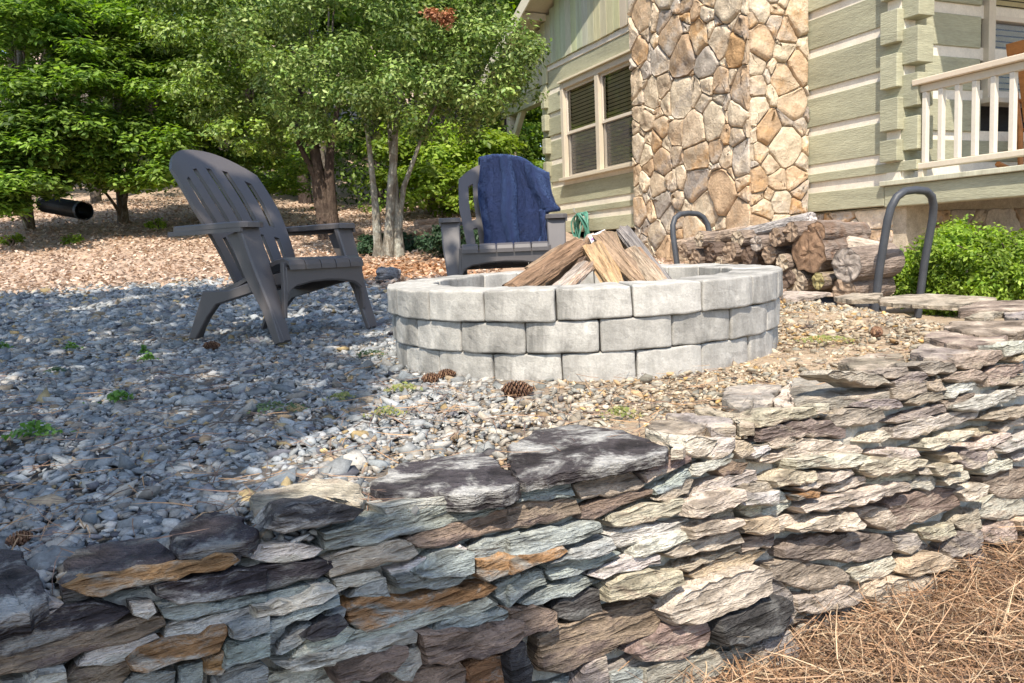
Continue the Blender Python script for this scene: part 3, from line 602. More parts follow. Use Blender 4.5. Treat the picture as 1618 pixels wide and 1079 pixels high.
for (p, q, wd, hd, c1, c2, lb) in (
    ((914, 392, 2.98), (806, 462, 2.78), .042, .035, br, (.2, .13, .085), 'brown shaggy barked split log leaning to the right in the fire pit'),
    ((890, 393, 3.1), (838, 430, 2.98), .02, .02, tn, br, 'thin pale split stick behind the brown log on the left of the fire pit'),
    ((938, 392, 2.93), (984, 470, 2.75), .031, .028, yl, (.42, .25, .11), 'yellow freshly split log standing in the middle of the fire pit'),
    ((952, 376, 3.08), (1028, 462, 2.85), .034, .028, tn, (.27, .18, .12), 'tan brown split log leaning left beside the yellow one in the fire pit'),
    ((984, 363, 3.2), (1056, 455, 3.0), .026, .022, gy_, (.2, .18, .17), 'weathered grey log, rightmost and tallest in the fire pit'),
    ((926, 420, 2.86), (880, 462, 2.68), .03, .018, (.45, .38, .32), br, 'short grey split wedge at the foot of the brown log in the fire pit'),
    ((905, 402, 3.12), (852, 470, 3.2), .034, .03, (.31, .22, .15), (.18, .12, .08), 'dark bark covered log behind the shaggy log on the left of the fire pit'),
    ((968, 372, 3.22), (1000, 470, 3.1), .036, .03, (.38, .28, .19), br, 'rough brown log between the tan log and the weathered grey one'),
    ((1000, 398, 3.05), (1048, 455, 2.8), .028, .022, (.42, .33, .24), br, 'short tan split log low on the right of the fire pit stack'),
    ((942, 376, 3.3), (880, 480, 3.38), .04, .035, (.36, .28, .24), br, 'pinkish grey log with a white paper tag at its end in the fire pit')):
    a, b = at(*p), at(*q); lg = split_log('split_log', lb, a, b, wd*1.3, hd*1.3, c1, c2, twist=rs.uniform(0, 6))
    if 'paper' in lb:
        mb = MB(); x, y, d = basis(b-a); c = a-(a+b)/2-d*.006; mi = lg.matrix_world.to_3x3().inverted(); f = Vector((0, -1, 0)); s = Vector((.93, 0, .36)); up = Vector((-.36, 0, .93))
        box(mb, c-s*.035-up*.016+f*.045, s*.07, up*.032, f*.002, (.75, .72, .74)); box(mb, c-s*.03-up*.004+f*.0475, s*.045, up*.008, f*.001, (.4, .22, .45)); mb.v = [tuple(mi @ Vector(p)) for p in mb.v]; mb.build('paper_tag', M['paper'], lg)
# ---------------------------------------------------------------- log cabin
FA = Vector((.72, 13.2, 0)); E = Vector((.395, -.919, 0)); NW = Vector((-.919, -.395, 0)); MW = -NW; UP = Vector((0, 0, 1))
E.normalize(); NW.normalize(); MW.normalize()
CO = FA+E*3.28+UP*.3
cabin = thing('log_cabin', 'sage green log cabin with cream chinking, board gable, stone chimney and railed porch', 'cabin', CO)
def fp(t, z, o=0): return FA+E*t+UP*z+NW*o-CO
def cpart(name, mb, mat, parent=cabin, **k): return mb.build(name, M[mat], parent, **k)
SAGE = (.362, .352, .245); SAGE2 = (.28, .275, .20); CHK = (.70, .635, .53); TRIM = (.56, .49, .38); TRIM2 = (.47, .40, .31)
rh = random.Random(21)
def sg(): f = rh.uniform(.88, 1.1); return tuple(x*f for x in SAGE)
LOGS = [(.648, .828), (.927, 1.008), (1.095, 1.368), (1.449, 1.716), (1.797, 2.088), (2.169, 2.44), (2.515, 2.79), (2.87, 3.15)]
CT = 6.68
for i, (za, zb) in enumerate(LOGS):
    segs = [(-.2, CT+.15)] if i else [(-.02, CT-.19)]
    if zb > 1.5 and za < 2.86: segs = [(-.2, .43), (2.72, CT+.15)]
    for a, b in segs:
        mb = MB(); j = rh.uniform(-.008, .012)
        beam(mb, fp(a, za, -.18+j), E*(b-a), NW*.18, UP*(zb-za), sg(), SAGE2, .007); cpart('log', mb, 'sage')
    nxt = LOGS[i+1][0] if i+1 < len(LOGS) else 3.24
    for a, b in ([(0, CT)] if not (zb > 1.45 and nxt < 2.9) else [(0, .43), (2.72, CT)]): mb = MB(); box(mb, fp(a, zb-.01, -.14), E*(b-a), NW*.124, UP*(nxt-zb+.02), CHK); cpart('chinking', mb, 'chink')
PLOGS = [(1.015, 1.195), (1.271, 1.538), (1.625, 1.90), (1.99, 2.256), (2.35, 2.62), (2.71, 2.98)]
for i, (za, zb) in enumerate(PLOGS):                                   # logs of the front wall, their ends crossing the corner
    for a, b in ([(-.065, 4.6)] if i < 1 else [(-.065, .94), (2.2, 4.6)]):
        mb = MB(); beam(mb, fp(CT-.18, za, -a), MW*(b-a), E*(.18+rh.uniform(-.006, .01)), UP*(zb-za), sg(), SAGE2, .007); cpart('log', mb, 'sage')
    za2 = PLOGS[i-1][1] if i else .86
    mb = MB(); box(mb, fp(CT-.16, za2-.01, 0), MW*4.6, E*.142, UP*(za-za2+.02), CHK); cpart('chinking', mb, 'chink')
mb = MB(); box(mb, fp(CT-.16, 2.97, 0), MW*4.6, E*.13, UP*.5, SAGE); cpart('log', mb, 'sage')
for za, zb in ((.86, 1.05), (1.2, 1.45), (1.55, 1.78), (1.9, 2.14), (2.25, 2.5), (2.6, 2.86)):           # far corner log ends
    mb = MB(); beam(mb, fp(-.1, za, -.6), E*.13, NW*.68, UP*(zb-za), sg(), SAGE2, .012); cpart('log', mb, 'sage')
mb = MB(); box(mb, fp(.02, .5, -.3), E*(CT-.25), MW*6, UP*2.8, (.03, .03, .03)); cpart('light_block_core', mb, 'sage')  # solid dark box added inside the cabin to stop light leaking through

def window(o, X, N, W, H, halves):
    """double hung window: o = lower left outer corner, X along the wall, N out of the wall"""
    mb = MB(); c = .085
    beam(mb, o-N*.04, X*c, N*.075, UP*H, TRIM, None, .004); beam(mb, o+X*(W-c)-N*.04, X*c, N*.075, UP*H, TRIM, None, .004)
    beam(mb, o+UP*(H-c)+X*(c+.002)-N*.04, X*(W-2*c-.004), N*.072, UP*c, TRIM, None, .004)
    fr = cpart('window', mb, 'trim')
    mb = MB(); beam(mb, o-X*.03-UP*.045-N*.03, X*(W+.06), N*.12, UP*.043, TRIM, None, .005); cpart('sill', mb, 'trim', fr)
    mb = MB(); beam(mb, o-X*.02+UP*(H+.002)-N*.03, X*(W+.04), N*.1, UP*.03, (.62, .55, .4), None, .004); cpart('drip_cap', mb, 'trim', fr)
    iw = (W-2*c-(halves-1)*.1)/halves
    for h in range(halves):
        a = o+X*(c+h*(iw+.1))
        if h: mb = MB(); beam(mb, a-X*.1-N*.04, X*.1, N*.07, UP*(H-c), TRIM, None, .004); cpart('mullion', mb, 'trim', fr)
        hh = (H-c)/2
        for q, (z0, z1, dp) in enumerate(((0, hh+.02, -.075), (hh-.02, H-c, -.045))):
            mb = MB(); s = .042
            for b_, ex, ez in ((a+UP*z0, X*s, UP*(z1-z0)), (a+X*(iw-s)+UP*z0, X*s, UP*(z1-z0)), (a+X*s+UP*z0, X*(iw-2*s), UP*s), (a+X*s+UP*(z1-s), X*(iw-2*s), UP*s)):
                beam(mb, b_+N*dp, ex, N*.03, ez, (.62, .55, .45), None, .003)
            cpart('sash', mb, 'trim', fr)
            mb = MB(); g = a+X*s+UP*(z0+s)+N*(dp+.012); mb.add([g, g+X*(iw-2*s), g+X*(iw-2*s)+UP*(z1-z0-2*s), g+UP*(z1-z0-2*s)], [(0, 1, 2, 3)], (1, 1, 1)); cpart('pane', mb, 'glass', fr)
        mb = MB(); g = a+N*(-.028)+X*.03+UP*.03; mb.add([g, g+X*(iw-.06), g+X*(iw-.06)+UP*(hh-.02), g+UP*(hh-.02)], [(0, 1, 2, 3)], (1, 1, 1)); cpart('insect_screen', mb, 'screen', fr)
        mb = MB(); nsl = int((H-c)/.052)
        for k in range(nsl):
            z = .02+k*.052; g = a+X*.012+UP*z-N*.105; mb.add([g, g+X*(iw-.024), g+X*(iw-.024)+N*.012+UP*.036, g+N*.012+UP*.036], [(0, 1, 2, 3)], (.82, .70, .42))
        cpart('blind', mb, 'blind', fr)
        mb = MB(); box(mb, a-N*.175-X*.02, X*(iw+.04), N*.02, UP*(H-c), (.02, .018, .015)); cpart('unlit_room_panel', mb, 'sage', fr)  # near-black panel behind the blind paints the darkness of the unlit room
window(fp(.48, 1.475, 0), E, NW, 2.19, 1.40, 2)
window(fp(CT, 1.56, -.99), MW, E, 1.15, 1.5, 1)

# gable boards, trim, porch beam, roof
SL = .42; 
def zroof(t): return 3.17+SL*(t+1.95) if t < 3.28 else 3.17+SL*(8.52-t)
t = -1.66; bw = .17
while t < 6.8:
    zb = 3.24 if t > -.12 else 2.985; zt_ = min(zroof(t), zroof(t+bw))-.03; j = rh.uniform(0, .006)
    if zt_ > zb:
        mb = MB(); beam(mb, fp(t, zb+rh.uniform(-.006, .006), 0), E*(bw-.005), NW*(.03+j), UP*(zt_-zb), tuple(x*rh.uniform(.98, 1.2)*1.08 for x in SAGE), SAGE, .003); cpart('gable_board', mb, 'batten')
    t += bw
mb = MB(); beam(mb, fp(-.02, 3.155, -.05), E*6.6, NW*.055, UP*.083, CHK); cpart('trim_band', mb, 'chink')
mb = MB(); beam(mb, fp(-1.85, 2.74, -.14), E*1.84, NW*.16, UP*.243, SAGE, SAGE2, .01); cpart('porch_beam', mb, 'sage')
mb = MB(); beam(mb, fp(-1.66, .8, -.13), E*.14, NW*.13, UP*1.938, TRIM, None, .008); cpart('porch_post', mb, 'trim')
mb = MB(); beam(mb, fp(-1.52, 2.25, -.11), (E*.48+UP*.49), NW*.09, (UP-E)*.08, TRIM, None, .006); cpart('brace', mb, 'trim')
mb = MB(); box(mb, fp(-1.85, .68, -.02), E*1.83, MW*5, UP*.14, TRIM2); cpart('back_porch_floor', mb, 'trim')
mb = MB(); box(mb, fp(-1.8, 2.99, -.03), E*1.8, MW*5, UP*.04, (.2, .19, .15)); cpart('porch_ceiling', mb, 'trim')
for q in range(4):
    mb = MB(); beam(mb, fp(-1.75, 2.75, -.9-q*1.0), E*1.75, NW*.1, UP*.2, (.36, .33, .25), None, .008); cpart('ceiling_joist', mb, 'trim')
bkr = None
mb = MB(); beam(mb, fp(-1.5, 1.35, -.09), E*1.48, NW*.06, UP*.05, TRIM, None, .006); bkr = cpart('back_railing', mb, 'trim'); mb = MB(); beam(mb, fp(-1.5, .95, -.085), E*1.48, NW*.05, UP*.05, TRIM, None, .006); cpart('bottom_rail', mb, 'trim', bkr)
for q in range(11): mb = MB(); beam(mb, fp(-1.45+q*.13, .998, -.08), E*.035, NW*.035, UP*.354, TRIM, None, .004); cpart('baluster', mb, 'trim', bkr)
for (ta, tb, oh) in ((-1.95-.12, 3.28, .45), (3.28, 8.52+.1, .1)):
    za, zb = zroof(ta), zroof(tb); d = E*(tb-ta)+UP*(zb-za); nn = d.normalized().cross(NW).normalized(); nn = nn if nn.z > 0 else -nn
    mb = MB(); box(mb, fp(ta, za+.06, oh), d, MW*7.5, nn*.05, (.11, .105, .1)); cpart('roof', mb, 'roof')
    mb = MB(); box(mb, fp(ta, za-.005, oh-.03), d, MW*7.2, nn*.056, (.5, .45, .34)); cpart('soffit', mb, 'trim')
    mb = MB(); beam(mb, fp(ta, za-.13, oh), d, NW*.028, nn*.19, (.60, .55, .43), None, .004); cpart('rake_board', mb, 'trim')
    if oh > .2:
        for q in range(5): tt = ta+.3+q*.9; mb = MB(); beam(mb, fp(tt, zroof(tt)-.1, .03), E*.07, NW*(oh-.035), UP*.1, (.56, .5, .38), None, .004); cpart('lookout', mb, 'trim')
# deck, railing
mb = MB(); beam(mb, fp(CT-.185, .634, -.16), E*3.2, NW*.16, UP*.18, sg(), SAGE2, .01); cpart('deck_beam', mb, 'sage')
mb = MB(); beam(mb, fp(CT-.21, .816, -.2), E*3.25, NW*.235, UP*.042, (.5, .48, .36), SAGE, .006); cpart('deck_edge', mb, 'batten')
for q in range(16): mb = MB(); beam(mb, fp(CT+.02, .82, -.345-q*.145), E*3.0, NW*.14, UP*.034, (.34, .32, .26), SAGE, .004); cpart('deck_board', mb, 'batten')
mb = MB(); beam(mb, fp(CT+.1, 1.605, -.115), E*3, NW*.13, UP*.048, (.60, .50, .38), None, .008); rail = cpart('porch_railing', mb, 'trim'); mb = MB(); beam(mb, fp(CT+.1, 1.545, -.075), E*3, NW*.05, UP*.058, TRIM, None, .004); cpart('under_rail', mb, 'trim', rail); mb = MB(); beam(mb, fp(CT+.1, .925, -.09), E*3, NW*.08, UP*.05, (.62, .54, .42), None, .008); cpart('bottom_rail', mb, 'trim', rail)
for q, uu in enumerate((1462, 1487, 1513, 1540, 1569, 1599, 1630, 1663)):
    d = ray(uu, 250); o = FA-NW*.05; t_ = (d.x*o.y-o.x)/(E.x-d.x*E.y); mb = MB(); beam(mb, fp(t_-.02, .977, -.07), E*.042, NW*.042, UP*.567, (.64, .58, .48), None, .005); cpart('baluster', mb, 'trim', rail)
for q in range(3): mb = MB(); beam(mb, fp(CT+.14+q*1.1, .859, -.07), E*.05, NW*.05, UP*.066, TRIM, None, .005); cpart('rail_block', mb, 'trim', rail)

# chimney and foundation stones: weighted Voronoi field stones, each a slab of its own
def clip(P, a, b, c):
    out = []
    for i in range(len(P)):
        p, q = P[i-1], P[i]; dp, dq = a*p[0]+b*p[1]-c, a*q[0]+b*q[1]-c
        if (dp <= 0) != (dq <= 0): t_ = dp/(dp-dq); out.append((p[0]+(q[0]-p[0])*t_, p[1]+(q[1]-p[1])*t_))
        if dq <= 0: out.append(q)
    return out
def voronoi(W, H, n, rn, minr, wmax):
    S = []; tries = 0
    while len(S) < n and tries < 16000:
        tries += 1; p = (rn.uniform(-.05, W+.05), rn.uniform(-.05, H+.05)); r = minr*rn.choice((.6, .75, .9, 1, 1.15, 1.35, 1.55))
        if all((p[0]-q[0])**2*.75+(p[1]-q[1])**2*1.2 > ((r+q[2])*.5)**2 for q in S): S.append((*p, r))
    out = []
    for i, s in enumerate(S):
        P = [(0, 0), (W, 0), (W, H), (0, H)]
        for j, q in enumerate(S):
            if i == j: continue
            dx, dy = q[0]-s[0], q[1]-s[1]
            if dx*dx+dy*dy > 1.2: continue
            c = .5*(q[0]**2+q[1]**2-s[0]**2-s[1]**2)+.5*(s[2]**2-q[2]**2)*wmax; P = clip(P, dx, dy, c)
            if len(P) < 3: break
        if len(P) >= 3 and abs(area(P)) > .0015: out.append(P)
    return out
FS = [((.46, .36, .255), 5), ((.41, .29, .185), 4), ((.39, .34, .285), 3), ((.54, .45, .33), 4), ((.27, .235, .205), 1.2), ((.50, .41, .30), 4), ((.42, .26, .13), 1.0)]
def field_face(parent, o, X, N, W, H, n, rn, minr, pale=1, gap=.007, fr=(.012, .036), name='stone'):
    for P in voronoi(W, H, n, rn, minr, 1.0):
        P = inset(P, gap*rn.uniform(.6, 1.3))
        if area(P) < .001: continue
        # corners worn off
        Q = []
        for i in range(len(P)):
            a, b, c = P[i-1], P[i], P[(i+1) % len(P)]; k = rn.uniform(.04, .15); Q += [(b[0]+(a[0]-b[0])*k, b[1]+(a[1]-b[1])*k), (b[0]+(c[0]-b[0])*k, b[1]+(c[1]-b[1])*k)]
        c1 = rn.choices([f[0] for f in FS], [f[1] for f in FS])[0]; f = rn.uniform(.85, 1.2)*pale; c1 = tuple(x*f for x in c1); c2 = tuple(x*pale for x in rn.choice(FS)[0])
        fd = rn.uniform(*fr); th = math.sqrt(area(P)); cx = sum(p[0] for p in Q)/len(Q); cy = sum(p[1] for p in Q)/len(Q); org = o+X*cx+UP*cy
        mb = stone_mesh(dens(Q, .055, .006, rn), (o, X, UP, N), .03, fd, min(.022, th*.12), c1, c2, rn, .009, lift=rn.uniform(-.08, .08)); mb.build(name, M['field'], parent, org=org)
p1 = FA-NW*-.69+E*3.56; ch0 = p1-CO; ZB = -.15
mb = MB(); box(mb, ch0+UP*ZB+MW*.012+E*.012, E*1.996, MW*1.2, UP*(6.2-ZB), (.5, .43, .33), (.4, .34, .26)); chim = cpart('chimney', mb, 'mortar')
rc_ = random.Random(31)
field_face(chim, ch0+UP*(ZB+.02), E, NW, 2.02, 4.1, 212, rc_, .16)
field_face(chim, ch0+E*2.02+UP*(ZB+.02), MW, E, .69, 4.1, 86, rc_, .145, 1.02)  # right face a touch paler, its stronger sun put into the stone colours
mb = MB(); box(mb, fp(3.9, -.2, -.09), E*(CT-3.93), MW*.3, UP*.84, (.46, .39, .29), (.35, .3, .22)); fnd = cpart('foundation', mb, 'mortar'); mb = MB(); box(mb, fp(CT-.12, -.2, -.35), MW*4.2, E*.06, UP*1.0, (.42, .35, .25), (.3, .26, .2)); fnd2 = cpart('foundation', mb, 'mortar')
field_face(fnd, fp(5.59, -.1, -.088), E, NW, .93, .735, 13, rc_, .24, 1.3, fr=(.02, .05))
field_face(fnd2, fp(CT-.06, -.1, -.35), MW, E, 3.0, .70, 34, rc_, .24, 1.1, fr=(.02, .05))

# ---------------------------------------------------------------- firewood rack, its logs, hose, rocking chair
RA = Vector((2.24, 4.77, 0)); RBk = RA-E*1.88; rack = thing('firewood_rack', 'black tubular steel log rack with two tall hoops in front of the chimney', 'log rack', RA+UP*-.1)
def rkp(s, z, o): return RA-E*s+NW*o+UP*z-(RA+UP*-.1)
for s, lean in ((0, 1), (1.88, -1)):
    pts = []; zt = .63; zb = -.1; ins = .175
    for o, z in [(-ins, zb), (-ins, .2), (-ins, .47), (-ins+.01, .54), (-ins+.04, .595), (-ins+.09, .625), (0, .632), (ins-.09, .625), (ins-.04, .595), (ins-.01, .54), (ins, .47), (ins, .2), (ins, zb)]:
        pts.append(rkp(s-lean*max(z-.0, 0)*.2, z, o))
    mb = MB(); tube(mb, pts, .0225, 10, (.05, .054, .062), (.04, .044, .05)); mb.build('hoop', M['black'], rack, smooth=True)
for o in (-.13, .13): mb = MB(); tube(mb, [rkp(-.03, -.02, o), rkp(1.9, -.02, o)], .024, 8, (.05, .052, .057)); mb.build('rail', M['black'], rack, smooth=True)
def rack_hit(u, v, o=.2):
    d = ray(u, v); q = RA+NW*o; lam = (q.dot(NW)-HC*0-Vector((0, 0, HC)).dot(NW))/d.dot(NW); return at(u, v, lam)
RL = '''1278 398 32 R 0 large rotten log with orange brown decayed heart in the middle of the rack
1337 419 26 P 0 big round log with clean grey cut end and shaggy bark, right end of the rack
1333 461 20 B 0 half buried round log end under the big grey ended log
1225 375 14 B 0 small round log end just left of the rotten log
1152 398 15 B 0 round brown log end behind the fire pit, third from the left of the rack
1121 398 15 D 0 dark rotted log end second from the left in the rack
1097 409 15 B 0 pale knotty log end at the left end of the rack
1134 417 12 T 0 little tan log end peeping over the fire pit rim
1184 407 17 D 0 dark shaded log in the gap left of the splintered wood
1215 402 14 B 0 splintered stick bundle end beside the rotten log
1236 415 13 T 0 narrow tan stick left under the rotten log
1256 446 20 T 0 pale splintery log lying at the bottom left of the rotten log
1292 444 13 Y 0 yellowish small log between the two big log ends
1080 396 11 B 0 thin brown log, leftmost in the rack
1165 378 13 T 0 tan log in the upper row left of centre of the rack
1250 366 15 B 0 brown log in the upper row just above the rotten log
1195 385 12 P 0 grey log end wedged under the long upper log
1290 368 17 R 0 reddish cracked log lying on top of the rotten log
1240 440 15 D 0 dark little log in the shadow at the bottom of the rack
1105 378 12 T 0 pale stripped log on top at the left end of the rack'''
RCOL = dict(R=((.30, .19, .12), (.17, .095, .055)), P=((.40, .34, .29), (.28, .22, .18)), B=((.33, .24, .17), (.2, .14, .1)), D=((.17, .12, .09), (.1, .07, .05)), T=((.46, .37, .27), (.32, .24, .17)), Y=((.38, .32, .15), (.3, .24, .13)))
for ln in RL.split('\n'):
    u, v, r, k, _, lb = ln.split(' ', 5); c = rack_hit(float(u), float(v), .2+rs.uniform(-.04, .05)); r = float(r)*c.y/F*1.0; c1, c2 = RCOL[k]
    ax = (MW+E*rs.uniform(-.12, .12)+UP*rs.uniform(-.03, .05)).normalized()
    bk = (.21, .165, .135) if k != 'D' else (.16, .12, .1)
    split_log('stacked_log', lb, c, c+ax*rs.uniform(.34, .42), r*1.1, r*1.06, bk, c2, group='cut logs stacked on the rack', mat='bark', end=c1, seg=8, tri=False, twist=rs.uniform(0, 6))
for lb, p, q, r, c1 in (('long silvery grey log laid lengthways on top of the stack', rack_hit(1170, 372, .05), rack_hit(1283, 345, -.02), .05, (.42, .38, .35)), ('long tan log with peeling bark laid lengthways at the left of the stack', rack_hit(1072, 388, .08), rack_hit(1186, 366, .02), .055, (.42, .32, .24)),
                        ('pale barkless log lying along the top right of the stack', rack_hit(1310, 378, .0), rack_hit(1392, 398, -.08), .06, (.48, .40, .32))):
    split_log('stacked_log', lb, p, q, r, r*.9, c1, tuple(x*.5 for x in c1), group='cut logs stacked on the rack', mat='bark', seg=14, tri=False)
# hose
def fac(u, v, o=0):
    d = ray(u, v); q = FA+NW*o; lam = (q.dot(NW)-Vector((0, 0, HC)).dot(NW))/d.dot(NW); return at(u, v, lam)
hc = fac(918, 368, .16); hose = thing('garden_hose', 'coiled green garden hose hanging from a hook on the log wall', 'hose', hc)
for k in range(10):
    mb = MB(); a0 = rs.uniform(0, 6); rx, rz = rs.uniform(.085, .15), rs.uniform(.22, .31); dx = rs.uniform(-.03, .03)
    pts = [E*(math.cos(a)*rx*1.25+dx)+UP*(math.sin(a)*rz-.02*k/5+(.3-rz))+NW*(.04*math.sin(a*2+a0)+.012*(k-5)) for a in [2*math.pi*i/22+a0 for i in range(23)]]
    tube(mb, pts, .0125, 6, (.05, .17, .13) if k % 3 else (.10, .26, .20)); mb.build('coil', M['rubber'], hose, smooth=True)
mb = MB(); tube(mb, [NW*-.15+UP*.27, NW*.06+UP*.27, NW*.1+UP*.31, NW*.1+UP*.36], .01, 6, (.3, .3, .28)); mb.build('hook', M['black'], hose)
# rocking chair on the porch
rk0 = fp(7.12, .856, -1.42)+CO; rock = thing('rocking_chair', 'orange brown wooden rocking chair standing behind the porch railing', 'rocking chair', rk0)
fx, sx = (MW*.5+E*.85).normalized(), None; fx = MW.copy(); sx = E.copy(); OR = (.42, .17, .055)
def rp(f, s, z): return fx*f+sx*s+UP*z
for s in (-.25, .25):
    mb = MB(); pts = [rp(f, s, .025+.35*f*f) for f in [-.5+i*.1 for i in range(10)]]; tube(mb, pts, .025, 6, OR); mb.build('rocker', M['stain'], rock)
    mb = MB(); tube(mb, [rp(-.2, s, .06), rp(-.22, s, .42), rp(-.38, s, 1.1)], .024, 8, OR); mb.build('back_post', M['stain'], rock)
    mb = MB(); tube(mb, [rp(.26, s, .05), rp(.26, s, .64)], .024, 8, OR); mb.build('front_leg', M['stain'], rock)
    mb = MB(); beam(mb, rp(-.27, s-.045, .64), fx*.6, sx*.09, UP*.025, OR, None, .006); mb.build('armrest', M['stain'], rock)
    mb = MB(); tube(mb, [rp(-.2, s, .22), rp(.26, s, .22)], .015, 6, OR); mb.build('stretcher', M['stain'], rock)
for k in range(6): mb = MB(); beam(mb, rp(-.2+k*.08, -.25, .4), fx*.07, sx*.5, UP*.02, OR, None, .004); mb.build('seat_slat', M['stain'], rock)
for k in range(5): mb = MB(); beam(mb, rp(-.25, -.2+k*.095, .46), (UP*.6-fx*.125), sx*.06, fx*.015, OR, None, .004); mb.build('back_slat', M['stain'], rock)
mb = MB(); beam(mb, rp(-.385, -.27, 1.03), UP*.1-fx*.02, sx*.54, fx*.022, OR, None, .006); mb.build('head_rail', M['stain'], rock)
# ---------------------------------------------------------------- moulded lounge chairs
PC = (.088, .079, .078); PC2 = (.072, .064, .063)
def slab(mb, outline, axis_o, U, Vv, Wv, th, col=PC, col2=PC2, ch=.008):
    """plate from a 2D outline: points o+U*a+V*b, thickness th along W, chamfered on the W side"""
    P = outline if area(outline) > 0 else outline[::-1]; n = len(P); Q = inset(P, ch); vs = []
    for pp, h in ((P, 0), (P, th-ch*.8), (Q, th)): vs += [axis_o+U*p[0]+Vv*p[1]+Wv*h for p in pp]
    fs = [(r*n+i, r*n+(i+1) % n, (r+1)*n+(i+1) % n, (r+1)*n+i) for r in range(2) for i in range(n)]+[tuple(range(2*n, 3*n)), tuple(reversed(range(n)))]
    if U.cross(Vv).dot(Wv) < 0: fs = [tuple(reversed(f)) for f in fs]
    mb.add(vs, fs, col, col2)
VX, VY, VZ = Vector((1, 0, 0)), Vector((0, 1, 0)), Vector((0, 0, 1))
def back_profile(v):     # side curve of the backrest: (y, z)
    y = -.02+.36*v+.05*v*v-.035*math.sin(v*math.pi); z = .215+.70*v; return y, z
def back_pt(u, v, off=0):
    """u -1..1 across, v 0..1 up to the arched top"""
    w_ = .205+.065*min(1, v*1.5)-.012*max(0, v-.75)*4*max(0, v-.75); top = 1-.17*abs(u)**2.4; vv = v*top
    y, z = back_profile(vv); y -= -.045*(1-u*u)*(.4+.6*v); return Vector((u*w_, y-off*.9, z+off*.35))
def chair(name, label, loc, rz):
    root = thing(name, label, 'chair', loc, rz, 'dark moulded lounge chairs round the fire pit')
    # backrest: moulded plate with five slots, broken by a lumbar band, and a solid arched top
    cols = []; ns = 5; e = -1
    sw, gw = .29, .11; xs = [-1]
    for k in range(6):
        wd = (2-5*gw)/6; xs += [xs[-1]+wd/2, xs[-1]+wd]
        if k < 5: xs.append(xs[-1]+gw)
    rows = [i/36 for i in range(37)]; mb = MB(); grid = {}
    def V_(i, j, s):
        k = (i, j, s)
        if k not in grid:
            p = back_pt(xs[i], rows[j]); c = abs(xs[i]); grid[k] = len(mb.v); q = p+Vector((0, -1, .38)).normalized()*(0 if s else -.02)
            mb.v.append(tuple(q)); mb.c.append(PC); mb.c2.append(PC2)
        return grid[k]
    def solid(i, j):
        if i < 0 or j < 0 or i >= len(xs)-1 or j >= 36: return False
        if i % 3 == 2:
            k = i//3; v0 = rows[j]; hi = .86-.02*abs(k-2); 
            return not (.06 < v0 < .385 or .445 < v0 < hi)
        return True
    for i in range(len(xs)-1):
        for j in range(36):
            if not solid(i, j): continue
            mb.f.append((V_(i, j, 1), V_(i+1, j, 1), V_(i+1, j+1, 1), V_(i, j+1, 1))); mb.f.append((V_(i, j+1, 0), V_(i+1, j+1, 0), V_(i+1, j, 0), V_(i, j, 0)))
            for (di, dj, a, b) in ((-1, 0, (i, j+1), (i, j)), (1, 0, (i+1, j), (i+1, j+1)), (0, -1, (i, j), (i+1, j)), (0, 1, (i+1, j+1), (i, j+1))):
                if not solid(i+di, j+dj): mb.f.append((V_(*a, 1), V_(*a, 0), V_(*b, 0), V_(*b, 1)))
    bk = mb.build('backrest', M['plastic'], root)
    # seat: five slats sloping back, curling over the front lip
    for k in range(5):
        mb = MB(); x0 = -.255+k*.103; pr = [(.06, .222), (-.06, .262), (-.2, .318), (-.29, .35), (-.335, .357), (-.365, .345), (-.372, .325)]; vs = []; fs = []
        wv = 1
        for (y, z) in pr:
            for dx, dz in ((0, -.018), (0, 0), (.006, .004), (.0915, .004), (.0975, 0), (.0975, -.018)): vs.append((x0+dx, y, z+dz))
        for i in range(len(pr)-1):
            for q in range(6): a = i*6+q; b = i*6+(q+1) % 6; fs.append((a, b, b+6, a+6))
        fs += [tuple(range(6)), tuple(reversed(range(36, 42)))]; mb.add(vs, [tuple(reversed(f)) for f in fs], PC, PC2); mb.build('seat_slat', M['plastic'], root)
    # front apron with arched cut-out running into the two front legs' inner edges
    o = Vector((0, -.352, 0)); out = [(-.262, .322), (-.262, .2), (-.235, .215), (-.2, .232), (-.1, .246), (0, .25), (.1, .246), (.2, .232), (.235, .215), (.262, .2), (.262, .322)]
    mb = MB(); slab(mb, out, o+VY*.02, VX, VZ, -VY, .022); mb.build('apron', M['plastic'], root)
    for s in (-1, 1):
        # front leg: broad panel from armrest to foot (front face) with a side flange
        U = VX*s; leg_dir = (Vector((0, -.155, -.5))).normalized(); Nf = Vector((0, -.5, .155)).normalized()
        oT = Vector((s*.262, -.215, .5)); oB = Vector((s*.262, -.37, 0)); L = (oT-oB).length; up = (oT-oB).normalized()
        mb = MB(); slab(mb, [(0, L), (.115, L), (.108, L*.7), (.086, L*.35), (.062, 0), (0.012, 0), (.004, L*.3), (0, L*.6)], oB-Nf*.02, U, up, Nf, .022)
        slab(mb, [(0, L), (.115, L*1.0), (.09, L*.62), (.052, L*.3), (.04, 0), (0, 0)], oB-Nf*.0+U*.082+U*-.02, -Nf, up, U, .02, ch=.004)
        # inner corner gusset curving to the apron
        slab(mb, [(-.03, .34), (.01, .34), (.02, .1), (.004, .1), (-.004, .17), (-.012, .2), (-.03, .215)], Vector((s*.262, -.332, 0)), U, VZ, -VY, .018, ch=.004)
        mb.build('leg', M['plastic'], root)
        # rear leg and side rail
        mb = MB(); side = Vector((s*.235, 0, 0)); slab(mb, [(-.345, .30), (-.2, .275), (.0, .225), (.165, .225), (.215, .13), (.285, 0), (.235, 0), (.15, .10), (.085, .16), (-.2, .222), (-.345, .25)], side, VY, VZ, VX*s, .03, ch=.005)
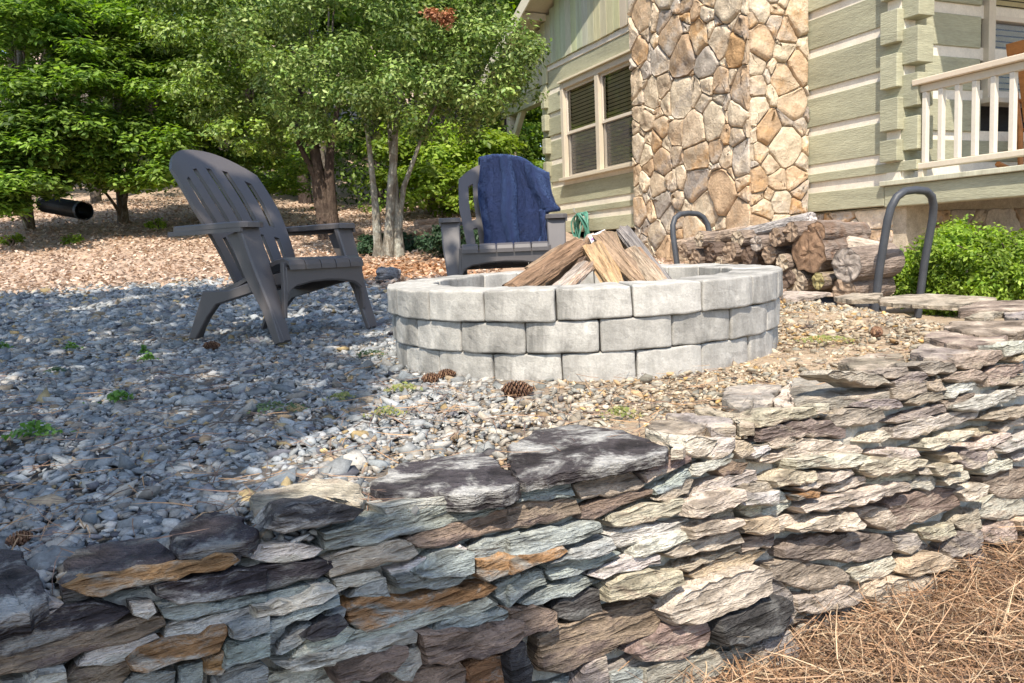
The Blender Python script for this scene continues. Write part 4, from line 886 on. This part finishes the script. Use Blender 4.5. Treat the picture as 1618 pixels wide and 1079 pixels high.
        slab(mb, [(0, .15), (.05, .15), (.045, 0), (0.005, 0)], Vector((s*.235+(-.05 if s > 0 else .05)*.9, .262, .0)), VX*s, Vector((0, -.45, .89)), VY, .018, ch=.004)
        mb.build('leg', M['plastic'], root)
        # armrest: broad board, flared front, tapering behind the backrest
        mb = MB(); arm = [(.255, -.235), (.29, -.25), (.36, -.25), (.387, -.23), (.39, -.15), (.375, .05), (.35, .22), (.33, .245), (.29, .245), (.28, .22), (.283, .05), (.262, -.1)]
        arm = [(a*s, b) for a, b in arm]; vs = [Vector((a, b, 0)) for a, b in arm]; zo = Vector((0, 0, .497)); slab(mb, arm, zo, VX, VY, VZ, .026, ch=.007)
        slab(mb, [(a*s, b) for a, b in ((.372, -.23), (.386, -.23), (.386, -.14), (.36, .25), (.345, .25), (.372, -.1))], Vector((0, 0, .478)), VX, VY, VZ, .02, ch=.002)
        bx = [(a*s, b) for a, b in ((.2, .12), (.285, .13), (.285, .2), (.2, .18))]; slab(mb, bx, Vector((0, 0, .49)), VX, VY, VZ, .024, ch=.004)
        mb.build('armrest', M['plastic'], root)
    return root
c1p = (-1.155, 3.98); chair('lounge_chair', 'dark taupe slatted plastic chair standing empty on the gravel left of the fire pit', (*c1p, zu(*c1p)+.014), R(62))
c2p = (-.03, 5.22); ch2z = zu(*c2p)+.012; ch2 = chair('lounge_chair', 'dark taupe plastic chair behind the fire pit with a navy throw over its back', (*c2p, ch2z), R(2))
# throw blanket over the right chair's back: hangs down the front, over the top and down behind
def blanket():
    nu, nv = 90, 120; V = []; L = 1.0
    for j in range(nv+1):
        b = j/nv
        for i in range(nu+1):
            a = i/nu; u = -.46+1.52*a
            # b: 0 = hem at the seat front, .76 = over the top, 1 = hem behind
            if b < .78: v = .04+.96*(b/.78)
            else: v = 1
            uu = max(-1, min(1, u)); fan = (1-b/.78) if b < .78 else 0
            p = back_pt(uu*(1+0*fan), min(v, .995), 0)
            w_over = max(0, u-.86)
            g_ = a-.12*fan*(a-.5); fold = .07*(.5*math.sin(g_*15+1.0*math.sin(b*2.4)+.3))+.012*math.sin(g_*29+b*2)+.016*math.sin(g_*27+2+b*2)+.012*noise.noise(Vector((a*6, b*2, 3)))*2
            fold *= (.45+.75*fan); lift = .018+.015*fan+max(fold, -.010)
            if b < .78:
                nrm = Vector((0, -1, .38)).normalized(); q = p+nrm*lift
                q.x += .10*fan*(a-.3)+.01*math.sin(b*9+a*5)
                if fan > .0: q.y -= .10*fan**2*(.5+.5*math.sin(a*9))
                q.z -= 0; q.x += w_over*.35; q.y += w_over*.2; q.z -= w_over*.15
                if v > .93: q.z += .022*((v-.93)/.07)
                if u > .7: q.z -= (u-.7)*.06*(1-fan)
                # right side sags on to the armrest
                if u > .55 and .3 < fan: q.x += .06*(u-.55)/.45*math.sin(min(1, (fan-.3)/.5)*math.pi)
                q.z = max(q.z, .272+.012*math.sin(a*14)+(.02 if q.y < 0 else 0)+.03*noise.noise(Vector((a*7, 1, 2))))
            else:
                d = (b-.78)/.22; an = min(1, d*2.2)*math.pi/2; p0 = p+Vector((0, -1, .38)).normalized()*(.02)
                q = p+Vector((0, .05*math.sin(an)+.04*d, .028*math.cos(an)+.02-.30*d))+Vector((0, .01*math.sin(a*15), 0)); q.x += w_over*.3
                if u > .7: q.z -= (u-.7)*.06
            q += noise.noise_vector(q*12)*.004
            if b < .78 and q.z < .56 and q.x > .25: q.x = .25+(q.x-.25)*.15
            V.append(q)
    Fq = []; m = nu+1
    for j in range(nv):
        for i in range(nu): a = j*m+i; Fq.append((a, a+1, a+m+1, a+m))
    return V, Fq
V, Fq = blanket(); mb = MB(); mb.add(V, Fq, (.02, .05, .22)); bl = mb.build('throw_blanket', M['fleece'], None, smooth=True); bl.location = (*c2p, ch2z); bl.rotation_euler = (0, 0, R(2))
md = bl.modifiers.new('thick', 'SOLIDIFY'); md.thickness = .012; md.offset = 1
tag(bl, 'plush navy blue throw blanket draped over the back of the rear chair', 'blanket')
# short pile standing on the blanket
n = 42000; Vn = np.array([tuple(v) for v in V]); tri = np.array(Fq); q = tri[rng.integers(0, len(tri), n)]; a, b = rng.uniform(0, 1, n)[:, None], rng.uniform(0, 1, n)[:, None]
P = (Vn[q[:, 0]]*(1-a)+Vn[q[:, 1]]*a)*(1-b)+(Vn[q[:, 3]]*(1-a)+Vn[q[:, 2]]*a)*b
Nn = np.cross(Vn[q[:, 1]]-Vn[q[:, 0]], Vn[q[:, 3]]-Vn[q[:, 0]]); Nn /= np.linalg.norm(Nn, axis=1)[:, None]+1e-9; P = P+Nn*.011
d = Nn+rng.normal(0, .45, (n, 3))+np.array([0, 0, -.5]); d /= np.linalg.norm(d, axis=1)[:, None]; s = np.cross(d, rng.normal(0, 1, (n, 3))); s /= np.linalg.norm(s, axis=1)[:, None]
Vf = np.stack([P-s*.0012, P+s*.0012, P+d*rng.uniform(.006, .012, n)[:, None]], 1).reshape(-1, 3); pf = np_mesh('pile', Vf, np.arange(3*n).reshape(-1, 3), np.zeros((3*n, 3)), M['fleece'], bl); pf['kind'] = 'stuff'

# ---------------------------------------------------------------- trees and shrubs
GRN = np.array([(.13, .22, .035), (.18, .28, .05), (.09, .16, .028), (.24, .34, .075), (.075, .13, .026)])
HOL = np.array([(.12, .195, .042), (.17, .25, .06), (.23, .31, .085), (.08, .135, .03), (.29, .36, .12)])
LIM = np.array([(.18, .27, .035), (.23, .33, .045), (.14, .22, .035), (.27, .35, .06)])
def cluster_leaves(cl, n, L, pal, up=.9, asp=.5, dirs=None):
    """cl: rows of cx,cy,cz,rx,ry,rz ; leaves sit mostly near the upper shell of each clump"""
    cl = np.array(cl, float); vol = (cl[:, 3]*cl[:, 4]*cl[:, 5])**(2/3); k = rng.choice(len(cl), n, p=vol/vol.sum()); c = cl[k]
    d = rng.normal(0, 1, (n, 3)); d /= np.linalg.norm(d, axis=1)[:, None]; r = rng.uniform(0, 1, n)**.45
    P = c[:, :3]+d*c[:, 3:]*r[:, None]; P += rng.normal(0, .02, (n, 3)); N = d*.75+rng.normal(0, .45, (n, 3))+np.array([0, -.12, up]); l = L*rng.uniform(.65, 1.35, n)
    V, Fc = leaf_quads(P, N, l, l*asp*rng.uniform(.8, 1.2, n), .18); tone = rng.uniform(.6, 1.3, len(cl))[k]; col = pal[rng.choice(len(pal), n)]*(tone*rng.uniform(.8, 1.2, n))[:, None]
    return V, Fc, np.repeat(col, 4, 0)
def limbs(mb, base, tips, r0, col, col2, lean=(0, 0), fork=.5):
    base = Vector(base); top = base+Vector((lean[0], lean[1], 0)); 
    for t_, r in tips:
        t_ = Vector(t_); h = t_.z-base.z; fk = Vector((base.x+lean[0], base.y+lean[1], base.z+h*fork)); pts = []
        for i in range(9):
            s = i/8; p = (base*(1-s)+fk*s)*(1-s)+(fk*(1-s)+t_*s)*s; pts.append(p+noise.noise_vector(p*1.7)*.05*(s*(1-s)*4))
        tube(mb, pts, [r*(1-.75*i/8)*(1.18 if i == 0 else 1) for i in range(9)], 9, col, col2, wob=.25)
def tree(name, label, base, stems, clusters, n, L, pal, mat='leaf', cat='tree', group=None, bark=((.16, .125, .09), (.30, .29, .24)), **k):
    root = thing(name, label, cat, base, 0, group); b0 = Vector(base); mb = MB()
    for st in stems: limbs(mb, Vector(st[0])-b0, [((Vector(q[:3])-b0), q[3]) for q in st[1]], 0, *bark, lean=st[2] if len(st) > 2 else (0, 0), fork=st[3] if len(st) > 3 else .5)
    if mb.v: mb.build('trunk', M['bark'], root, smooth=True)
    V, Fc, col = cluster_leaves(clusters, n, L, pal, **k); np_mesh('crown', V-np.array(base), Fc, col, M[mat], root); return root
def blob(cx, cy, cz, R_, n, r0, flat=.7, rn=rnd):
    """n small clumps spread over an ellipsoid crown (rx,ry,rz)"""
    out = []
    for _ in range(n):
        d = Vector((rn.gauss(0, 1), rn.gauss(0, 1), rn.gauss(0, 1))).normalized(); s = rn.uniform(.55, 1); r = r0*rn.uniform(.5, 1.1)
        out.append((cx+d.x*R_[0]*s, cy+d.y*R_[1]*s, cz+d.z*R_[2]*s, r, r, r*flat))
    return out
def gz(x, y): return zu(x, y)
LICH = ((.19, .165, .13), (.34, .34, .29))
# centre tree: three pale stems by the mulch
b = at(612, 404, 9.2); b = (b.x, b.y, gz(b.x, b.y)-.03); cl = []
for (u, v, y, ru, n, r0) in ((470, 60, 9.0, 1.0, 22, .30), (560, 30, 8.9, 1.1, 26, .30), (640, 120, 8.8, .85, 22, .27), (740, 120, 9.0, .95, 24, .28), (560, 150, 9.0, .75, 18, .25), (780, 60, 9.2, .6, 15, .25), (660, 10, 9.3, .9, 18, .3), (470, 150, 9.3, .6, 13, .25), (700, 190, 9.2, .45, 10, .2), (600, -120, 9.2, 1.5, 24, .4), (800, 150, 9.1, .38, 8, .2), (735, 25, 9.0, .5, 12, .22)):
    c = at(u, v, y); cl += blob(c.x, c.y, c.z, (ru, .8, ru*.7), n, r0)
st = [((b[0]-.1, b[1], b[2]), [(*at(575, 150, 9.1), .06)], (.02, 0), .35), ((b[0]+.0, b[1]-.04, b[2]), [(*at(635, 120, 9.0), .07)], (.10, 0), .4), ((b[0]+.12, b[1], b[2]), [(*at(612, 140, 9.2), .065), (*at(720, 110, 9.1), .04)], (.02, .0), .5)]
slt = tree('small_leaved_tree', 'rounded small leaved tree with three pale lichened stems rising from the mulch', b, st, cl, 46000, .055, HOL, 'leaf2', group='trees at the edge of the wood', bark=LICH, up=.75)
# brown dead spray in it
c = at(700, 22, 8.15); V, Fc, col = cluster_leaves(blob(c.x, c.y, c.z, (.16, .12, .10), 5, .08), 500, .05, np.array([(.30, .13, .07), (.38, .19, .10)]))
np_mesh('dead_leaves', V-np.array(b), Fc, col, M['litter'], slt)['label'] = 'spray of dead russet leaves high in the crown'
# dark leaning trunk tree left of it
b = at(520, 352, 11.2); b = (b.x, b.y, gz(b.x, b.y)-.05); cl = []
for (u, v, y, ru, n, r0) in ((370, 60, 10.8, 1.1, 24, .33), (400, 150, 10.6, .8, 18, .28), (330, 20, 11, .9, 18, .33), (450, 205, 10.8, .7, 14, .24), (395, 215, 10.7, .45, 9, .22), (340, 150, 11, .55, 11, .25), (440, -60, 11.2, 1.8, 26, .42)):
    c = at(u, v, y); cl += blob(c.x, c.y, c.z, (ru, .9, ru*.7), n, r0)
st = [(b, [(*at(490, 150, 11.3), .15)], (-.12, 0), .35), ((b[0]+.05, b[1], b[2]), [(*at(535, 160, 11.4), .11), (*at(400, 120, 11), .06)], (-.08, 0), .45)]
tree('leaning_tree', 'small leaved tree on a dark twisted double trunk, left of the pale stemmed tree', b, st, cl, 30000, .062, np.vstack([HOL, LIM[:2]*.8]), 'leaf2', group='trees at the edge of the wood', bark=((.07, .05, .04), (.12, .09, .07)), up=.75)
# broad leaved sprays on the left, in layered shelves
def shelf(u, v, y, wpx, n, r=.26):
    out = []; 
    for _ in range(n):
        c = at(u+rnd.uniform(-.5, .5)*wpx, v+rnd.gauss(0, 20 if v < 260 else 7), y+rnd.uniform(-.7, .5)); rr = r*rnd.uniform(.6, 1.25); out.append((c.x, c.y, c.z-.12*rnd.random(), rr*1.25, rr, rr*.5))
    return out
for lb, bu, bv, by, sh, n, L, pal in (
    ('broad leaved tree with drooping layered branches at the far left of the bank', 40, 300, 12.4, [(40, 60, 11.6, 200, 20), (70, 120, 11.4, 180, 18), (30, 170, 11.3, 160, 18), (60, 215, 11.2, 130, 16), (35, 255, 11.2, 110, 14), (35, 285, 11.1, 100, 12), (15, 312, 11.0, 50, 7), (20, 285, 10.8, 110, 12), (10, 230, 11.0, 120, 12), (110, 190, 11.4, 120, 12), (90, 20, 12, 220, 20), (110, 90, 11.8, 100, 12), (20, 10, 11.4, 120, 12), (-60, 150, 11.5, 160, 20), (-60, 250, 11.4, 140, 14)], 36000, .10, GRN),
    ('broad leaved tree with bright tiered sprays behind the left chair', 190, 296, 12.8, [(200, 55, 12.2, 130, 14), (250, 100, 12, 150, 16), (180, 115, 11.9, 140, 14), (240, 130, 11.8, 100, 10), (170, 228, 11.6, 170, 18), (205, 245, 11.5, 130, 12), (235, 215, 11.7, 110, 10), (290, 60, 12.4, 130, 14), (300, 15, 12.2, 140, 14), (180, 10, 12.4, 160, 16), (205, 276, 11.4, 100, 9), (265, 190, 12, 80, 8), (120, 245, 11.6, 80, 8), (330, 120, 12, 70, 9)], 30000, .095, np.vstack([GRN, LIM[:1]])),
    ('light green sapling with tiered foliage between the left chair and the dark trunks', 330, 300, 13.6, [(330, 190, 12.6, 110, 11), (370, 250, 12.8, 110, 10), (300, 235, 13, 90, 8), (430, 255, 13.2, 120, 10), (340, 90, 13.2, 150, 14), (420, 290, 13.6, 90, 6)], 11000, .09, np.vstack([GRN, LIM]))):
    b = at(bu, bv, by); b = (b.x, b.y, gz(b.x, b.y)-.05); cl = []
    for s in sh: cl += shelf(*s)
    st = [(b, [(*at(s[0], s[1], s[2]+.3), .035) for s in sh[::2]]+[(b[0]+.1, b[1]+.2, b[2]+4.5, .08)], (0, 0), .35)]
    tree('broad_leaved_tree', lb, b, st, cl, n, L, pal, 'leaf', group='trees at the edge of the wood', up=1.5, asp=.48)
# sunlit greenery right of the centre tree, behind the rear chair and under the back porch
for lb, sp, n, L, pal in (
    ('bright green young tree behind the rear chair', [(680, 225, 14, 130, 16, .35), (740, 215, 14, 120, 16, .35), (655, 270, 13.6, 90, 12, .3), (720, 265, 13.5, 120, 14, .3), (770, 255, 14, 90, 10, .3), (690, 310, 13.4, 110, 9, .25)], 15000, .10, LIM),
    ('bright green bush seen through the back porch of the cabin', [(850, 230, 19, 60, 12, .45), (838, 195, 19.5, 80, 14, .45), (850, 165, 20, 80, 12, .5), (860, 270, 18.6, 60, 12, .4), (845, 305, 18.4, 50, 9, .35), (800, 270, 18, 90, 12, .4), (800, 320, 17.6, 90, 9, .35)], 15000, .12, np.vstack([LIM, GRN[:2]]))):
    cl = []
    for s in sp: cl += shelf(*s)
    b = at(sp[0][0], 350, sp[0][2]+.2); b = (b.x, b.y, gz(b.x, b.y)-.05)
    tree('young_tree', lb, b, [(b, [(*at(s[0], s[1], s[2]), .035) for s in sp[:5]], (0, 0), .4)], cl, n, L, pal, 'leaf', group='trees at the edge of the wood', up=1.0)
# the wood behind: trunks and crowns, thinning into one far mass
wl = ['thin pale trunk', 'dark straight trunk', 'slender grey trunk', 'leaning dark trunk', 'mossy brown trunk', 'forked grey trunk', 'bare straight brown trunk']
wood = [(-9.5, 16.5), (-7.6, 15.5), (-6.0, 17), (-5.0, 15.0), (-3.9, 16.2), (-3.1, 14.6), (-2.4, 16), (-1.8, 17.5), (-1.1, 15.4), (-.5, 17), (.1, 18.5), (-10.5, 19.5), (-8.3, 20), (-6.2, 20.5), (-4.2, 19.5), (-2.6, 20.5), (-.9, 21), (1.2, 21.5), (-12.5, 17.5), (2.2, 24), (-12, 22.5)]
for i, (x, y) in enumerate(wood):
    z = gz(x, y)-.1; h = rnd.uniform(7, 10); r = rnd.uniform(.06, .13); cl = blob(x, y, z+h*.62, (1.9, 1.6, h*.32), 26, .62, .6)
    tree('woodland_tree', f"{('tall', 'slim', 'spindly')[i % 3]} forest tree with {wl[i % 7]}, " + ('near the front of the dark wood' if y < 17.6 else 'deep in the shaded wood'), (x, y, z),
         [((x, y, z), [(x+rnd.uniform(-.5, .5), y, z+h, r)]+[(x+rnd.uniform(-1.4, 1.4), y+rnd.uniform(-1, 1), z+rnd.uniform(.4, .8)*h, r*.4) for _ in range(3)], (rnd.uniform(-.2, .2), 0), .5)], cl, 5200, .16, np.vstack([GRN, LIM[:1]]), 'leaf', group='trees of the dark wood', bark=((.10, .08, .065), (.2, .18, .15)) if i % 2 else ((.06, .045, .04), (.1, .08, .07)))
cl = []
for i in range(420):
    x = rnd.uniform(-26, 8); y = rnd.uniform(20.5, 29); cl.append((x, y, gz(x, y)-.5+12*rnd.random()**1.25, 1.3, 1.1, .9))
V, Fc, col = cluster_leaves(cl, 100000, .28, GRN*.8); tag(np_mesh('far_wood', V, Fc, col, M['leaf']), kind='stuff', label='dense far wood of dark green foliage closing off the view', cat='wood')
cl = []
for i in range(120):
    x = rnd.uniform(-11, 1); y = rnd.uniform(14.5, 18); cl.append((x, y, gz(x, y)+rnd.uniform(.1, 1.3), .4, .4, .3))
V, Fc, col = cluster_leaves(cl, 14000, .10, GRN*.8); tag(np_mesh('undergrowth', V, Fc, col, M['leaf']), kind='stuff', label='low green undergrowth between the trunks of the dark wood', cat='undergrowth')
# clipped bush right, small evergreen shrubs left of the rear chair
def shrub(label, c, R_, n, L, pal, nb=40, r0=.1, mat='leaf', name='shrub', **k):
    z = c[2]; root = thing(name, label, 'shrub', (c[0], c[1], z)); mb = MB()
    for _ in range(7): tube(mb, [(0, 0, -.02), (rnd.uniform(-.4, .4)*R_[0], rnd.uniform(-.4, .4)*R_[1], R_[2]*.9), (rnd.uniform(-.8, .8)*R_[0], rnd.uniform(-.8, .8)*R_[1], R_[2]*1.6)], [.02, .012, .004], 5, (.15, .11, .08))
    mb.build('stem', M['bark'], root); V, Fc, col = cluster_leaves(blob(0, 0, R_[2], R_, nb, r0, .9), n, L, pal, **k); np_mesh('foliage', V, Fc, col, M[mat], root); return root
q = at(1545, 430, 5.05); shrub('dense clipped yellow green boxwood beside the cabin porch', (q.x+.06, q.y, -.12), (.58, .5, .27), 42000, .029, np.array([(.17, .26, .03), (.22, .32, .04), (.12, .20, .025), (.27, .36, .06)]), 210, .09, name='boxwood', up=.6)
for u, v, y, rr, lb in ((712, 404, 8.9, .26, 'low dark evergreen shrub left of the rear chair by the mulch'), (745, 385, 9.3, .2, 'small dark green shrub showing under the rear chair armrest'), (588, 405, 9.5, .17, 'low dark green shrub on the left of the pale tree stems'), (645, 404, 9.6, .15, 'little dark shrub just right of the pale tree stems'),
                          (243, 322, 12.2, .10, 'small light green seedling on the leaf bank left of the chair'), (15, 352, 11.0, .12, 'pale green seedling at the left edge of the leaf bank'), (110, 352, 11, .09, 'tiny pale green seedling below the drain pipe')):
    q = at(u, v, y); z = gz(q.x, q.y); pal_ = np.array([(.035, .07, .035), (.05, .09, .045), (.07, .12, .06)]) if rr > .14 else LIM
    shrub(lb, (q.x, q.y, z), (rr*1.3, rr, rr*.6), 2200 if rr > .14 else 260, .05 if rr > .14 else .06, pal_, 14, rr*.4)
# tree outside the frame on the left whose crown shades the chairs and the near gravel
SHP = [(.16, .1), (.14, 1.0), (-.05, 1.12), (-.33, 1.26), (-.50, 1.45), (-.46, 1.65), (-.43, 2.14), (-.40, 2.6), (-.55, 3.05), (-.75, 3.3), (-.5, 3.75), (-.25, 4.3), (-.1, 5), (-.1, 6.2), (-.5, 7.3), (-7, 7.8), (-7, .1)]
root = thing('shade_tree', 'large broad leaved tree standing left of the photographer, its crown shading the gravel', 'tree', (-4.6, -2.6, -.4)); P = []
H0 = 5.6; shx, shy = SH.x/math.tan(SUN_EL), SH.y/math.tan(SUN_EL)
while len(P) < 15500:
    x, y = rnd.uniform(-7, .3), rnd.uniform(.1, 7.9)
    if in_poly(x, y, SHP):
        gap = noise.noise(Vector((x*1.5, y*.9, 4)))
        if gap > .42 and y > 2.6: continue
        h = H0+rnd.uniform(-.5, .8); P.append((x+shx*h+4.6, y+shy*h+2.6, h+.4))
P = np.array(P); n = len(P); N = rng.normal(0, .35, (n, 3))+np.array([0, -.3, 1]); l = rng.uniform(.12, .2, n); V, Fc = leaf_quads(P, N, l, l*.6, .12)
np_mesh('crown', V, Fc, np.repeat(GRN[rng.choice(5, n)], 4, 0), M['leaf'], root)
mb = MB(); limbs(mb, (0, 0, 0), [(P[i], .16) for i in range(0, n, n//14)], 0, (.14, .11, .085), (.22, .2, .17), fork=.55); mb.build('trunk', M['bark'], root, smooth=True)

# ---------------------------------------------------------------- bits on the ground
def gpt(u, v, up=0):
    z = 0
    for _ in range(12): d = ray(u, v); q = at(u, v, min((z-HC)/d.z, 30)); z = zu(q.x, q.y)
    return Vector((q.x, q.y, z+up))
def cone(label, u, v, px, ang, sc2=1):
    p = gpt(u, v); L = px*p.y/F; root = thing('pine_cone', label, 'pine cone', p+UP*(L*.26), ang, 'pine cones dropped round the fire pit')
    mb = MB(); tube(mb, [(-L*.48, 0, 0), (-L*.2, 0, 0), (L*.2, 0, 0), (L*.45, 0, 0)], [L*.05, L*.15, L*.13, L*.02], 8, (.10, .06, .045)); mb.build('core', M['bark'], root); mb = MB(); k = 0; nsc = 85
    for i in range(nsc):
        s = i/nsc; a = i*2.39996; x = L*(-.46+.92*s); r = L*.30*math.sin(math.pi*min(1, .18+.80*s))**.8; out = Vector((.35*(.4-s)+.25, math.cos(a), math.sin(a))).normalized(); sd = Vector((0, -math.sin(a), math.cos(a))); b0 = Vector((x, 0, 0))
        tip = b0+out*r; wv = L*.085; th = Vector((1, 0, 0))*L*.022; mb.add([b0-sd*wv*.3, b0+sd*wv*.3, tip+sd*wv-out*r*.15, tip+th*.6, tip-sd*wv-out*r*.15, tip+th*2.2-out*r*.12], [(0, 1, 2, 5), (0, 5, 4), (2, 3, 5), (4, 5, 3), (0, 4, 3, 2, 1)], (.20, .11, .07) if i % 3 else (.30, .18, .11))
    o = mb.build('scales', M['bark'], root); return root
cone('brown pine cone lying flat in front of the fire pit', 818, 629, 54, R(-8)); cone('dark open pine cone leaning on another at the lower left of the fire pit', 682, 606, 34, R(20)); cone('small open pine cone touching its dark neighbour at the foot of the fire pit', 706, 599, 32, R(15))
cone('grey brown wide open pine cone on the gravel right of the fire pit', 1385, 533, 34, R(70)); cone('reddish pine cone by the far edge stones in front of the log rack', 1350, 481, 24, R(30)); cone('dark pine cone in the shade beside the left chair rear leg', 335, 553, 28, R(15)); cone('dark pine cone beside the cap stones at the lower left corner', 32, 862, 46, R(60))
WEED = '''55 694 56 G leafy green weed low in the gravel near the left edge
190 639 34 G small bright green weed in the shaded gravel left of the chair
235 573 18 G tiny green weed behind the bright one left of the chair
113 555 18 G small green weed far left on the shaded gravel
4 553 22 G green weed cut by the left edge of the gravel
272 480 16 G little weed on the distant gravel behind the chair, left
585 566 40 M mossy green patch beside the left edge of the fire pit
430 655 70 M faint mossy patch in the shaded gravel below the left chair
540 636 34 Y yellowish weed at the edge of the shade below the fire pit
637 622 44 Y pale yellow weed next to the twin pine cones
610 662 40 Y dry yellow weed in the sunlit gravel in front of the pit
980 664 46 Y yellow green weed behind the big dark cap stone
1300 545 80 Y yellow grassy patch right of the fire pit
90 592 26 M dull green weed patch in the shaded gravel at left
228 562 10 G very small green sprout near the back of the shaded gravel'''
WP = dict(G=np.array([(.10, .20, .04), (.14, .26, .06)]), M=np.array([(.08, .13, .06), (.11, .16, .08)]), Y=np.array([(.28, .30, .10), (.36, .34, .15), (.2, .24, .08)]))
for ln in WEED.split('\n'):
    u, v, px, k, lb = ln.split(' ', 4); p = gpt(float(u), float(v)); w_ = float(px)*p.y/F*.5; n = int(40+120*min(w_/.05, 2)); xy = rng.normal(0, .62, (n, 2))*np.array([w_, w_*.8]); hh = .035 if k == 'G' else .022
    P = np.c_[xy, rng.uniform(.004, hh, n)*np.exp(-(xy**2).sum(1)/w_**2)+.012]; l = rng.uniform(.008, .02, n)*(1.2 if k == 'G' else .8); V, Fc = leaf_quads(P, np.c_[rng.normal(0, .6, n), rng.normal(-.2, .6, n), np.ones(n)], l, l*.55, .1)
    root = thing('weed', lb, 'weed', p, 0, 'weeds growing in the gravel'); np_mesh('foliage', V, Fc, np.repeat(WP[k][rng.choice(len(WP[k]), n)], 4, 0), M['leaf'], root)
TW = '''160 728 345 680 2.2 long thin dark twig in the shaded gravel near the lower left
300 850 420 800 2.0 pale forked twig lying behind the dark cap stones at left
95 830 240 790 2.0 curved dark twig among the grey stones at lower left
350 716 455 712 2.6 stout dark stick where the shade meets the sunlit gravel
545 603 640 572 1.6 pale dry stick in the shade left of the fire pit
670 663 722 633 1.6 short grey twig on the sunlit gravel below the twin cones
1100 620 1128 606 1.6 short tan twig by the wall cap stones right of the pit
560 690 640 672 1.4 fine brown twig on the sunny gravel above the wall
330 690 430 668 1.6 fine dark twig in the mossy shade below the left chair
125 880 148 905 2.2 short orange brown twig lying on a dark cap stone at left
240 600 330 612 1.6 thin dark twig across the shaded gravel left of the chair'''
for ln in TW.split('\n'):
    a, b_, c_, d_, r, lb = ln.split(' ', 5); p, q = gpt(float(a), float(b_), .022), gpt(float(c_), float(d_), .024); mb = MB()
    if 'cap stone at left' in lb: p, q = p+UP*.03, q+UP*.03
    L = (q-p).length; pts = [p.lerp(q, i/7)+Vector((0, .12*L*math.sin(i/7*3.1+rs.uniform(-.3, .3)), .012*math.sin(i*1.7)*.5)) for i in range(8)]; rr = float(r)*p.y/F*.7
    mid = (p+q)/2; tube(mb, [x-mid for x in pts], [rr*(1-.08*i) for i in range(8)], 6, (.16, .12, .10) if 'pale' not in lb and 'tan' not in lb and 'orange' not in lb else (.40, .28, .18)); o = mb.build('twig', M['bark']); o.location = mid; tag(o, lb, 'twig', 'twigs on the gravel')
for u, v, w_, h_, lb in ((33, 472, 24, 9, 'dark block of charred wood on the far gravel at left'), (34, 491, 13, 8, 'small black lump of charcoal in front of the charred block'), (95, 476, 26, 6, 'flat brown bark piece beside the charred block')):
    p = gpt(u, v); s = p.y/F; vs, fs = rbox(w_*s/2, w_*s/3, h_*s/2, .012, 3, 2, 2, .012, u); mb = MB(); mb.add(vs, fs, (.03, .025, .025) if 'brown' not in lb else (.2, .12, .07)); o = mb.build('wood_scrap', M['bark']); o.location = p+UP*h_*s*.45; tag(o, lb, 'wood scrap', 'wood scraps on the far gravel')
# stones heap of rock just left of the ring rim
p = gpt(622, 432) if False else Vector((*at(612, 428, 7.0).xy, 0)); p.z = zu(p.x, p.y); vs, fs = rbox(.10, .09, .07, .05, 3, 3, 3, .03, 9); mb = MB(); mb.add(vs, fs, (.24, .235, .24)); o = mb.build('rock', M['rock']); o.location = p+UP*.05; tag(o, 'grey rock at the back of the gravel just left of the fire pit', 'rock')
# drain pipe on the bank
a, b_ = at(70, 322, 12.6), at(132, 333, 11.9); pr = thing('drain_pipe', 'black corrugated drain pipe lying on the leaf bank at the left', 'pipe', b_); d = (a-b_); n = 44; pts = [d*(i/n) for i in range(n+1)]; rad = [.115+.012*(i % 2) for i in range(n+1)]; mb = MB(); tube(mb, pts, rad, 18, (.02, .022, .026), None, False); mb.build('pipe', M['black'], pr)
mb = MB(); tube(mb, [d*-.02, d*.04], .135, 18, (.035, .045, .06), None, False); tube(mb, [d*-.02, d*.3], .10, 18, (.008, .008, .008), None, False); mb.build('coupling', M['black'], pr, smooth=True)
# woodpile and stones below the wood, right of the pale stems
WPL = '''668 372 11.2 20 5 1 thick brown log at the bottom of the little pile behind the pale stems
672 362 11.3 18 4.5 1 middle log of the little pile behind the pale stems
676 353 11.4 16 4.5 1 top log of the little pile behind the pale stems
655 381 11.0 14 4 1 short log end lying low left of the little pile
548 352 11.2 22 5 1 pale fallen branch wood left of the pale tree stems
575 372 10.6 20 3 1 thin silvery log on the ground left of the pale tree stems
700 348 12 26 4 1 log lying further back behind the squared timber'''
for ln in WPL.split('\n'):
    u, v, y, hw, r, k, lb = ln.split(' ', 6); c = at(float(u), float(v), float(y)); y = float(y); hw = float(hw)*y/F; r = float(r)*y/F; dz = zu(c.x, c.y)+r
    c.z = max(c.z, dz) if 'little pile' in lb or 'top' in lb else dz
    split_log('fallen_log', lb, c-Vector((hw, .2, 0)), c+Vector((hw, .1, .02)), r*1.3, r*1.2, (.33, .24, .18), (.2, .14, .1), group='logs lying at the edge of the wood', mat='bark', tri=False)
c = at(705, 376, 10.4); c.z = zu(c.x, c.y); mb = MB(); beam(mb, (-.16, -.1, -.02), (.34, 0, 0), (0, .2, 0), (0, 0, .16), (.50, .38, .24), (.4, .3, .2), .006); beam(mb, (-.17, -.11, .142), (.36, 0, 0), (0, .22, 0), (0, 0, .05), (.42, .33, .25), None, .006); o = mb.build('timber_block', M['wood']); o.location = c; tag(o, 'squared tan timber block at the edge of the wood left of the rear chair', 'timber')
